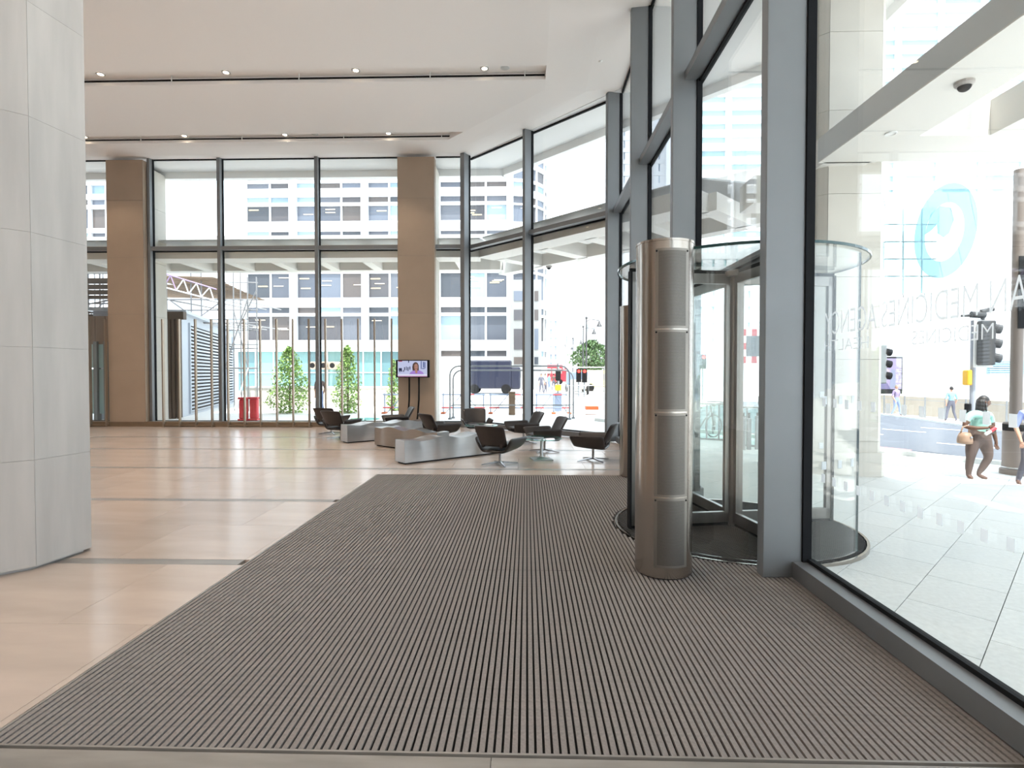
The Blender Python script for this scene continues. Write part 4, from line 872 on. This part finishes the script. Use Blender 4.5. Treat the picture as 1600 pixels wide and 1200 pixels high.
vehicle('bus', 'red bus far down the street', 'bus', yp(858,583,90).x, 90, 4.0, 2.4, 3.2, M_red, .3)
M_lampost = mat('dark_grey_post', (.05,.05,.055), .5)
# lamp posts
for i, (px, dd) in enumerate(((916,64),(911,76),(895,102),(883,126),(873,160))):
    x = yp(px,583,dd).x; t = thing('lamp_post', ('nearest','second nearest','third','fourth','farthest')[i]+' grey lamp post with a lantern arm in the street', 'lamp post', (x,dd,-.1), 0, 'street lamp posts')
    MB().tube([(0,0,0),(0,0,8.2)], [.12,.07], 8).build('pole', M_lampost, t); MB().tube([(0,0,7.9),(.5,0,8.15),(1.5,0,8.0)], .05, 6).build('arm', M_lampost, t); MB().lathe([(.06,7.95),(.14,7.7),(.32,7.35),(.30,7.28)], (1.5,0), 10).build('lantern', M_lampost, t); MB().ball((0,0,8.3), .16, 8, 6).build('finial', M_lampost, t)
# traffic signals in the street
M_redl = mat('red_signal', (1,.04,.03), emit=3)
def signal(px, Y, zh, lab, r_=.14):
    x = yp(px,583,Y).x; t = thing('traffic_signal', lab, 'traffic light', (x,Y,-.05+slope(x))); MB().tube([(0,0,0),(0,0,zh)], .06, 8).build('pole', M_alu, t); MB().box(-.2,.2,-.2,-.04,zh-1.05,zh).build('head', M_gasket, t, bevel=.03)
    for k in range(3): MB().tube([(0,-.2,zh-.2-.32*k),(0,-.24,zh-.2-.32*k)], .12, 12).build('lens', M_redl if k == 0 else M_black, t); MB().lathe([(.14,-.0),(.14,.01)], n=8).build('visor', M_black, t).location = (0,-.26,zh-.08-.32*k)
signal(913, 42, 2.2, 'traffic signal showing red, right one of the pair in the street'); signal(904, 43, 2.2, 'traffic signal showing red, left one of the pair in the street'); signal(1098, 40, 3.5, 'traffic signal seen through the revolving door')

# ================================================================== STREET ON THE RIGHT
def at(px, Z):                           # ground point on a bearing at depth Z (sloping pavement)
    x, y = cam_xy(px, Z); return Vector((x, y, slope(x)-.045))
# checkered sign board
q = at(1186, 22); t = thing('road_sign', 'grey sign board with a red and white chequered border on a post', 'sign', q, YAW); zc_ = 1.75+(583-541)*22/F_PX-q.z
MB().box(-.60,.60,-.03,.03,zc_-.50,zc_+.50).build('board', mat('sign_grey', (.055,.06,.07), .4), t)
M_rs = mat('sign_red', (.36,.012,.02), .5); k = 0
for i in range(7):
    for j in range(5):
        if 0 < i < 6 and 0 < j < 4: continue
        m = M_rs if (i+j) % 2 == 0 else M_white; MB().box(-.77+.22*i,-.77+.22*(i+1),-.04,.02,zc_-.69+.276*j,zc_-.69+.276*(j+1)).build('chequer', m, t)
MB().tube([(.1,.05,0),(.1,.05,zc_+.6)], .07, 10).build('post', M_alu, t); MB().tube([(.35,.0,zc_+.95),(.35,.06,zc_+.95)], .16, 16).build('beacon', M_yel, t); MB().tube([(.35,.05,zc_+.6),(.35,.05,zc_+.9)], .03, 6).build('beacon_stem', M_alu, t)
# glass balustrades and grey posts
M_tg2 = glass('balustrade_glass', (.78,.93,.90), .08)
for i, (a, b, Z, lab) in enumerate(((1086,1143,15.2,'glass balustrade with bicycles behind it, seen through the revolving door'),(1150,1204,14.0,'glass balustrade with grey stub posts right of the revolving door centre'))):
    A, Bq = at(a, Z), at(b, Z-.3); t = thing('balustrade', lab, 'balustrade', A, 0, 'glass balustrades outside'); d = Bq-A; L = math.hypot(d.x, d.y); ang = math.atan2(d.y, d.x); t.rotation_euler = (0,0,ang)
    for k in range(3): MB().box(L*k/3+.02, L*(k+1)/3-.02, -.008, .008, .06, .98).build('pane', M_tg2, t)
    MB().tube([(0,0,1.02),(L,0,1.02)], .03, 8).build('handrail', M_steel2, t); MB().box(0,L,-.06,.06,-.05,.06).build('kerb_rail', M_alu, t)
    for k in range(4): MB().box(L*k/3-.02,L*k/3+.02,-.03,.03,.0,1.0).build('upright', M_alu, t)
for i, px in enumerate((1162,1171,1184)):
    q = at(px, 13.1+.1*i); t = thing('stub_post', ('left','middle','right')[i]+' grey stub post in front of the glass balustrade', 'post', q, YAW, 'grey stub posts'); MB().box(-.05,.05,-.03,.03,-.02,.86-.06*(i == 1)).build('shaft', M_alu, t, bevel=.01); MB().box(-.02,.02,-.02,.02,.80,.93).build('top_pin', M_gasket, t)
def bicycle(px, Z, rz, lab, col):
    q = at(px, Z); t = thing('bicycle', lab, 'bicycle', q, rz, 'parked bicycles')
    for sx in (-.5, .5):
        w_ = MB().tube([(sx+.32*math.cos(a), 0, .34+.32*math.sin(a)) for a in [2*PI*k/20 for k in range(21)]], .02, 6).build('wheel', M_black, t); MB().tube([(sx,-.03,.34),(sx,.03,.34)], .03, 8).build('hub', M_chrome, w_)
    MB().tube([(-.5,0,.34),(-.15,0,.78),(.38,0,.80),(-.05,0,.32),(-.5,0,.34)], .022, 6).tube([(-.15,0,.78),(-.05,0,.32)], .02, 6).tube([(.5,0,.34),(.36,0,.95)], .022, 6).build('frame', col, t)
    MB().tube([(.36,-.25,.98),(.36,.25,.98)], .018, 6).build('handlebar', M_gasket, t); MB().box(-.28,-.02,-.06,.06,.86,.92).build('saddle', M_gasket, t, bevel=.02)
bicycle(1096, 15.6, .5, 'bicycle with a dark frame behind the glass balustrade', M_gasket); bicycle(1116, 17.4, 1.2, 'bicycle with a grey frame behind the glass balustrade', M_alu)
# traffic light with a camera on top
q = at(1520, 12.6); t = thing('traffic_light', 'large black traffic light with a white edged backing board and grey pole behind the woman', 'traffic light', q, YAW-.15)
s_ = 12.6/F_PX; zt_ = 1.75+(583-501)*s_-q.z; zb_ = 1.75+(583-573)*s_-q.z
MB().tube([(0,0,0),(0,0,zt_)], .058, 12).build('pole', mat('pole_grey', (.33,.35,.40), .5), t); MB().box(-.06,.34,-.12,-.09,zb_-.02,zt_+.02).build('backing_board', M_white, t, bevel=.01)
MB().box(-.02,.27,-.32,-.12,zb_+.03,zt_-.03).build('head', mat('signal_black', (.035,.035,.038), .5), t, bevel=.03)
for k in range(3):
    z = zt_-.2-.33*k; MB().tube([(.26,-.22,z),(.40,-.26,z-.03)], [.11,.10], 14, cap=False).build('visor', MATS['signal_black'], t); MB().tube([(.24,-.22,z),(.275,-.22,z)], .10, 14).build('lens', M_black, t)
MB().box(-.17,-.06,-.1,.1,1.75+(583-602)*s_-q.z,1.75+(583-578)*s_-q.z).build('push_box', M_yel, t, bevel=.03); MB().box(-.13,-.06,-.08,.08,1.1,1.35).build('lower_box', M_gasket, t, bevel=.02); MB().box(-.17,-.06,-.1,.1,.92,1.06).build('push_box', M_yel, t, bevel=.02)
MB().tube([(.12,-.1,zt_),(.12,-.1,zt_+.08)], .04, 8).tube([(-.12,-.1,zt_+.13),(.16,-.1,zt_+.11)], .075, 12).tube([(.08,-.1,zt_+.19),(.32,-.12,zt_+.25)], .055, 10).build('detector_camera', MATS['signal_black'], t); MB().tube([(-.32,-.1,zt_+.10),(-.14,-.1,zt_+.11)], .03, 8).build('detector_arm', MATS['signal_black'], t)
q = at(1372, 15.5); t = thing('traffic_light', 'grey backed traffic light half hidden beside the entrance pillar', 'traffic light', q, YAW); MB().tube([(0,0,0),(0,0,2.9)], .06, 10).build('pole', MATS['pole_grey'], t)
MB().box(-.18,.12,-.2,-.06,1.75,2.85).build('head', M_alu, t, bevel=.03)
for k in range(3): MB().tube([(.1,-.12,2.65-.33*k),(.26,-.14,2.62-.33*k)], [.11,.10], 12).build('visor', M_gasket, t)
# brown post and its drum
q = at(1588, 10.7); t = thing('canopy_post', 'brown steel post rising from a wide drum base at the edge of the view', 'post', q, 0); M_brp = mat('brown_post', (.20,.165,.145), .5, .3, var=.05)
MB().lathe([(.10,1.0),(.098,6.0)], n=24).build('pole', M_brp, t, smooth=True); MB().lathe([(.235,.0),(.235,.14),(.20,.16),(.195,1.02),(.185,1.06),(.10,1.08)], n=28).build('drum', M_brp, t, smooth=True); MB().lathe([(.208,.155),(.215,.175),(.205,.19)], n=28, cap=False).build('rim', M_steel2, t); MB().lathe([(.199,.9),(.20,1.03)], n=28, cap=False).build('dark_collar', M_gasket, t)
MB().box(-.08,.08,-.12,-.095,2.9,4.3).build('sign_plate', M_gasket, t)
# far kerb fence, planting wall and billboard
Y0_, n = None, 9
fence = thing('post_fence', 'low fence of slim grey posts along the far side of the road', 'fence', at(1400, 27), 0)
pts = [at(1350+32*k, 32.2-.93*k) for k in range(10)]
for p in pts: MB().tube([(p.x,p.y,p.z),(p.x,p.y,p.z+1.15)], [.05,.035], 8).build('post', M_alu, fence, world=True)
for p, r_ in zip(pts, pts[1:]): MB().tube([(p.x,p.y,p.z+.95),(r_.x,r_.y,r_.z+.95)], .015, 6).build('rail', M_alu, fence, world=True)
wl = thing('low_wall', 'long beige stone wall behind the slim grey posts', 'wall', at(1400, 29.5), 0); mb = MB()
for p, r_ in zip(pts, pts[1:]): 
    a, b = Vector((p.x*1.06, p.y*1.06, p.z+.45)), Vector((r_.x*1.06, r_.y*1.06, r_.z+.45)); mb.bar(a, b, .3, 1.2)
mb.build('masonry', mat('beige_stone', (.30,.265,.22), .8), wl, world=True)
q = at(1388, 46); t = thing('billboard', 'lit billboard with a purple and grey picture beside the entrance pillar', 'billboard', q, YAW); zb_, zt_ = 1.75+(583-608)*46/F_PX-q.z, 1.75+(583-560)*46/F_PX-q.z
MB().box(-1.2,1.2,0,.2,zb_-.4,zt_+.15).build('casing', M_gasket, t); bs = MB().box(-1.1,1.1,-.02,0,zb_,zt_).build('screen', mat('board_mauve', (.17,.14,.22), .4), t)
for pts2, c in (([(-.9,zb_),(.2,zb_),(-.1,zb_+.5),(-.6,zb_+.6)],(.07,.06,.13)), ([(.1,zb_+.1),(.6,zb_+.1),(.55,zb_+1.6),(.25,zb_+1.7)],(.13,.14,.2)), ([(-.6,zb_+.8),(.0,zb_+.9),(.1,zb_+1.6),(-.5,zb_+1.9)],(.25,.2,.26))): MB().flat(pts2, (0,-.02,0), (1,0,0), (0,0,1), (0,-1,0), .01).build('picture_shape', mat('board_shape', c, .4), bs)
MB().tube([(-.9,.1,0),(-.9,.1,zb_)], .08, 8).tube([(.9,.1,0),(.9,.1,zb_)], .08, 8).build('leg', M_gasket, t)

# ================================================================== PEOPLE
M_skin_d = mat('dark_skin', (.13,.062,.038), .5); M_skin = mat('skin', (.48,.27,.19), .5); M_hair = mat('black_hair', (.015,.011,.010), .5); M_mint = mat('mint_top', (.34,.62,.55), .8, var=.06, scale=6); M_brown = mat('brown_trousers', (.105,.072,.062), .75)
M_shoe = mat('brown_shoe', (.10,.05,.035), .5); M_lil = mat('lilac_shirt', (.26,.20,.33), .8, var=.2, scale=14); M_jean = mat('blue_jeans', (.20,.25,.40), .8); M_shirt = mat('pale_blue_shirt', (.20,.38,.50), .8); M_slate = mat('slate_trousers', (.10,.10,.13), .8); M_blues = mat('blue_sleeve', (.30,.36,.72), .8); M_tan_bag = mat('tan_leather', (.34,.22,.15), .5, var=.1, scale=8)
def person(label, loc_, rz, J, bones, head, hd, mats, hair=None, scale=1, fingers=(), group=None, name='person'):
    """J: joint name -> (x,y,z,r); bones: (a,b,material key); one skinned surface, coloured by the nearest bone"""
    t = thing(name, label, 'person', loc_, rz, group)
    keys = list(J); idx = {k: i for i, k in enumerate(keys)}; V = [Vector(J[k][:3])*scale for k in keys]; Rr = [J[k][3]*scale for k in keys]; Ed = [(idx[a], idx[b]) for a, b, _ in bones]
    bl = [(idx[a], idx[b], m) for a, b, m in bones]
    def skin(V, Ed, Rr, root, sub):
        me = bpy.data.meshes.new('body'); me.from_pydata([tuple(v) for v in V], Ed, []); o = bpy.data.objects.new('body', me); COL.objects.link(o)
        md = o.modifiers.new('skin', 'SKIN'); md.use_smooth_shade = True
        lay = me.skin_vertices[0].data if me.skin_vertices else None
        for i, r_ in enumerate(Rr): lay[i].radius = (r_, r_); lay[i].use_root = (i == root)
        sb = o.modifiers.new('sub', 'SUBSURF'); sb.levels = sub; sb.render_levels = sub
        dg = bpy.context.evaluated_depsgraph_get(); out = bpy.data.meshes.new_from_object(o.evaluated_get(dg)); bpy.data.objects.remove(o); return out
    bpy.context.view_layer.update(); body = skin(V, Ed, Rr, idx['pelvis'], 2)
    bm = bmesh.new(); bm.from_mesh(body)
    for wr, hand, side in fingers:       # palm and five unequal fingers per hand
        w0, h0 = Vector(J[wr][:3])*scale, Vector(J[hand][:3])*scale; d = (h0-w0).normalized(); s_ = d.cross(Vector((0,1,0))); s_ = s_.normalized() if s_.length > .1 else Vector((1,0,0)); c_ = s_.cross(d)*side
        fv = [w0+d*.03, h0]; fr = [.02, .024]; fe = [(0,1)]
        for k in range(4):
            o_ = (k-1.5)*.017; ln = (.062,.074,.070,.052)[k]; n0 = len(fv); fv += [h0+s_*o_+d*.02, h0+s_*o_*1.15+d*(.02+ln*.5)+c_*.008, h0+s_*o_*1.15+d*(.02+ln*.9)+c_*.026]; fr += [.0105,.0095,.008]; fe += [(1,n0),(n0,n0+1),(n0+1,n0+2)]
        n0 = len(fv); fv += [w0+d*.05+s_*.03*side, w0+d*.085+s_*.048*side+c_*.012]; fr += [.011,.009]; fe += [(0,n0),(n0,n0+1)]
        hm = skin([v for v in fv], fe, [r_ for r_ in fr], 0, 1); bm.from_mesh(hm)
    hb = MB(); hc = Vector(head)*scale; f = Vector((math.cos(hd), math.sin(hd), 0)); sd = Vector((-f.y, f.x, 0)); HR = (.092*scale, .076*scale, .118*scale); base = 0
    n, m = 18, 12; vs = []; fs = []
    for i in range(m+1):
        th = PI*i/m
        for k in range(n):
            a = 2*PI*k/n; p = Vector((math.sin(th)*math.cos(a), math.sin(th)*math.sin(a), math.cos(th))); sh = 1-.22*max(0, -p.z)**1.5; x_ = p.x*HR[0]*sh; 
            if p.x > .8 and abs(p.y) < .32 and -.35 < p.z < .12: x_ += .022*scale*(1-abs(p.y)/.32)*(1 if p.z < -.05 else .5)   # nose
            if p.x > .7 and -.75 < p.z < -.5 and abs(p.y) < .4: x_ += .006*scale
            vs.append(hc+f*x_+sd*p.y*HR[1]*sh+Vector((0,0,p.z*HR[2])))
    for i in range(m):
        for k in range(n): a = i*n+k; b = i*n+(k+1) % n; fs.append((a, a+n, b+n, b))
    hb.add(vs, fs)
    for sg in (-1, 1): c = hc+sd*sg*HR[1]*.98-f*.005; hb.ball(c, (.016*scale,.016*scale,.03*scale), 8, 6)
    hm = hb.mesh('head'); bm.from_mesh(hm); nb_ = len(body.vertices); bm.to_mesh(body); bm.free(); body.name = 'body'
    mk = []; 
    for _, _, k in bones:
        if k not in mk: mk.append(k)
    if 'skin' not in mk: mk.append('skin')
    body.materials.clear()
    for k in mk: body.materials.append(mats[k])
    for p in body.polygons:
        c = p.center; best = 1e9; key = 'skin'
        for a, b, k in bl:
            ab = V[b]-V[a]; u = max(0, min(1, (c-V[a]).dot(ab)/max(ab.length_squared, 1e-9))); dist = (c-(V[a]+ab*u)).length-(Rr[a]*(1-u)+Rr[b]*u)
            if dist < best: best, key = dist, k
        if (c-hc).length < .145*scale and c.z > hc.z-.125*scale: key = 'skin'
        p.material_index = mk.index(key); p.use_smooth = True
    bo = bpy.data.objects.new('body', body); COL.objects.link(bo); bo.parent = t
    for sg in (-1, 1): MB().ball(hc+f*HR[0]*.88+sd*sg*.030*scale+Vector((0,0,.012*scale)), (.010*scale,.010*scale,.007*scale), 8, 6).build('eye', M_black, bo)
    c = hc+f*HR[0]*.86-Vector((0,0,.052*scale)); MB().ball(c, (.012*scale,.022*scale,.007*scale), 8, 6).build('mouth', mat('lip', (.25,.07,.06), .5) if 'lip' not in MATS else MATS['lip'], bo)
    if hair: hair(bo, hc, f, sd, HR)
    return t
def cap_hair(m, cover=.15, back=.9):
    def h(bo, hc, f, sd, HR):
        b = MB(); vs, fs = [], []; n, k_ = 16, 8
        for i in range(k_+1):
            for k in range(n):
                a = 2*PI*k/n; lim = PI*(.30+.28*(1-math.cos(a))/2+ .06); th = lim*i/k_; p = Vector((math.sin(th)*math.cos(a), math.sin(th)*math.sin(a), math.cos(th))); e = 1.09
                vs.append(hc+f*(p.x*HR[0]*e-.006)+sd*p.y*HR[1]*e+Vector((0,0,p.z*HR[2]*e)))
        for i in range(k_):
            for k in range(n): a = i*n+k; c = i*n+(k+1) % n; fs.append((a, a+n, c+n, c))
        b.add(vs, fs).build('hair', m, bo, smooth='all')
    return h
def braids(bo, hc, f, sd, HR):
    cap_hair(M_hair)(bo, hc, f, sd, HR); b = MB(); rr = random.Random(3)
    for i in range(22):
        a = rr.uniform(-1.25, 1.25); r0 = -f*math.cos(a)*HR[0]*.98+sd*math.sin(a)*HR[1]*1.02; L = rr.uniform(.22,.30)
        b.tube([hc+r0*.9+Vector((0,0,.06)), hc+r0*1.1-Vector((0,0,.03)), hc+r0*1.22-Vector((0,0,L*.65)), hc+r0*1.2+Vector((rr.uniform(-.03,.03),-.02,-L))], [.022,.022,.017,.008], 6)
    for x in (.05,): b.tube([hc+sd*-.07+f*.01, hc+sd*-.085+Vector((0,0,-.12)), hc+sd*-.075+f*.02+Vector((0,0,-.26))], [.016,.014,.006], 6)
    b.build('braids', M_hair, bo, smooth='all')
# woman in a mint top
Zw = 10.05; q = at(1531, Zw)
J = dict(pelvis=(0,.0,.80,.150), waist=(.02,.0,.94,.132), chest=(.035,-.01,1.10,.150), upper=(.03,.0,1.20,.120), neck=(.045,0,1.30,.052), skull=(.06,0,1.40,.05),
    bust=(.075,-.09,1.10,.085), sl=(-.165,.0,1.225,.072), al=(-.235,.0,1.12,.062), el=(-.275,-.01,1.0,.045), fl=(-.16,-.15,.985,.036), wl=(-.06,-.22,1.0,.028), kl=(-.015,-.24,1.005,.026),
    sr=(.19,.0,1.22,.070), ar=(.225,.0,1.10,.060), er=(.255,.0,.95,.043), fr=(.285,-.02,.80,.034), wr=(.295,-.03,.72,.026), kr=(.298,-.035,.66,.025),
    hl=(-.10,.0,.74,.125), tl=(-.145,-.01,.56,.100), nl=(-.165,-.02,.42,.068), cl=(-.172,.0,.27,.064), ml=(-.172,.01,.09,.042), ol=(-.172,-.08,.035,.034),
    hr=(.105,.0,.74,.125), tr=(.15,-.01,.57,.102), nr=(.165,-.03,.43,.070), cr=(.115,.02,.27,.062), mr=(.035,.05,.10,.042), orr=(.15,-.03,.03,.032))
bones = [('pelvis','waist','p'),('waist','chest','t'),('chest','upper','t'),('upper','neck','skin'),('neck','skull','skin'),('chest','bust','t'),('upper','sl','t'),('sl','al','t'),('al','el','skin'),('el','fl','skin'),('fl','wl','skin'),('wl','kl','skin'),
    ('upper','sr','t'),('sr','ar','t'),('ar','er','skin'),('er','fr','skin'),('fr','wr','skin'),('wr','kr','skin'),('pelvis','hl','p'),('hl','tl','p'),('tl','nl','p'),('nl','cl','p'),('cl','ml','p'),('ml','ol','s'),('pelvis','hr','p'),('hr','tr','p'),('tr','nr','p'),('nr','cr','p'),('cr','mr','p'),('mr','orr','s')]
person('woman in a mint top and brown trousers walking past outside the glass', q, YAW, J, bones, (.075,-.01,1.455), -.35, {'skin': M_skin_d, 't': M_mint, 'p': M_brown, 's': M_shoe}, braids, fingers=(('wl','kl',1),('wr','kr',-1)))
rot = Matrix.Rotation(YAW, 3, 'Z')
def held(name, lab, cat, off): return thing(name, lab, cat, q+rot @ Vector(off), YAW)
t = held('handbag', 'tan leather handbag hanging from the arm of the woman in the mint top', 'bag', (-.31,-.06,.70))
MB().lathe([(.07,-.01),(.115,.0),(.12,.05),(.11,.12),(.085,.19),(.05,.20)], n=16).build('pouch', M_tan_bag, t, smooth='all'); MB().tube([(-.08,0,.18),(-.04,0,.30),(.04,0,.325),(.07,0,.28),(.08,0,.18)], .013, 6).build('strap', M_tan_bag, t, smooth='all'); MB().ball((.02,-.12,.12), .022, 8, 6).build('clasp', M_chrome, t)
t = held('magazine', 'rolled magazine with a red cover in the hand of the woman in the mint top', 'magazine', (-.02,-.30,.97)); MB().tube([(-.12,0,-.08),(.07,0,.04)], .028, 10).build('roll', M_paper, t); MB().tube([(-.03,0,-.022),(.06,0,.035)], .030, 10).build('cover', M_red, t)
t = held('wallet', 'dark brown wallet held against the mint top', 'wallet', (.02,-.235,.93)); MB().cbox((0,0,0), (.17,.02,.10), ry=-.25).build('case', M_brown, t, bevel=.006); MB().cbox((.0,-.012,.01), (.16,.006,.02), ry=-.25).build('flap', M_black, t)
# people farther off
def walker(label, px, Z, rz, shirt, trs, skin_m, hair_m, stride=.16, arms=1, group=None, sc_=1.0, hd=-PI/2):
    s_ = stride
    J = dict(pelvis=(0,0,.93,.115), waist=(0,0,1.06,.105), chest=(0,0,1.25,.125), upper=(0,0,1.38,.105), neck=(0,0,1.48,.052), skull=(0,0,1.56,.05), sl=(-.16,0,1.40,.062), al=(-.215,.02,1.22,.052), el=(-.235,.03*arms,1.12,.042), fl=(-.22,-.06,.98,.036), wl=(-.21,-.12,.88,.028), kl=(-.205,-.14,.83,.026),
        sr=(.16,0,1.40,.062), ar=(.215,.02,1.22,.052), er=(.235,.05,1.12,.042), fr=(.23,.06,.98,.036), wr=(.225,.05,.87,.028), kr=(.225,.04,.82,.026), hl=(-.085,0,.88,.095), nl=(-.09-s_*.25,-.05,.50,.062), cl=(-.09-s_*.6,.0,.30,.055), ml=(-.09-s_,.03,.09,.04), ol=(-.09-s_-.01,-.09,.035,.034),
        hr=(.085,0,.88,.095), nr=(.09+s_*.5,-.03,.50,.062), cr=(.09+s_*.75,.0,.30,.055), mr=(.09+s_,.02,.09,.04), orr=(.10+s_,-.10,.035,.034))
    bones = [('pelvis','waist','p'),('waist','chest','t'),('chest','upper','t'),('upper','neck','skin'),('neck','skull','skin'),('upper','sl','t'),('sl','al','t'),('al','el','t'),('el','fl','skin'),('fl','wl','skin'),('wl','kl','skin'),('upper','sr','t'),('sr','ar','t'),('ar','er','t'),('er','fr','skin'),('fr','wr','skin'),('wr','kr','skin'),
        ('pelvis','hl','p'),('hl','nl','p'),('nl','cl','p'),('cl','ml','p'),('ml','ol','s'),('pelvis','hr','p'),('hr','nr','p'),('nr','cr','p'),('cr','mr','p'),('mr','orr','s')]
    return person(label, at(px, Z), rz, J, bones, (0,-.01,1.63), hd, {'skin': skin_m, 't': shirt, 'p': trs, 's': M_shoe}, cap_hair(hair_m), sc_, (('wl','kl',1),('wr','kr',-1)), group)
walker('man in a lilac patterned shirt and jeans striding along the far pavement', 1401, 30.2, YAW+.2, M_lil, M_jean, M_skin, mat('grey_hair', (.2,.17,.15), .6), .20)
walker('person in a pale blue shirt and slate trousers walking away across the road', 1487, 27.3, YAW+PI-.3, M_shirt, M_slate, M_skin, M_hair, .12)
walker('person in a blue short sleeved shirt beside the brown post', 1614.5, 9.6, YAW-.4, M_blues, M_slate, M_skin, mat('fair_hair', (.4,.28,.15), .6), .1, sc_=.93)
for i, (px, Z, m1, m2, lab) in enumerate(((846,46,M_slate,M_slate,'pedestrian in dark clothes on the street, leftmost of the small group'),(852,48,M_white,M_slate,'pedestrian in a white top in the small group down the street'),(858,52,M_shirt,M_jean,'pedestrian in a pale blue top in the small group down the street'),(865,56,M_brown,M_slate,'pedestrian in brown, rightmost of the small group down the street'),(499.5,23.2,M_brown,M_jean,'person in a brown top and jeans standing behind the mullion by the small trees'))):
    walker(lab, px, Z, YAW+i, m1, m2, M_skin, M_hair, .08, group='pedestrians down the street' if i < 4 else None)
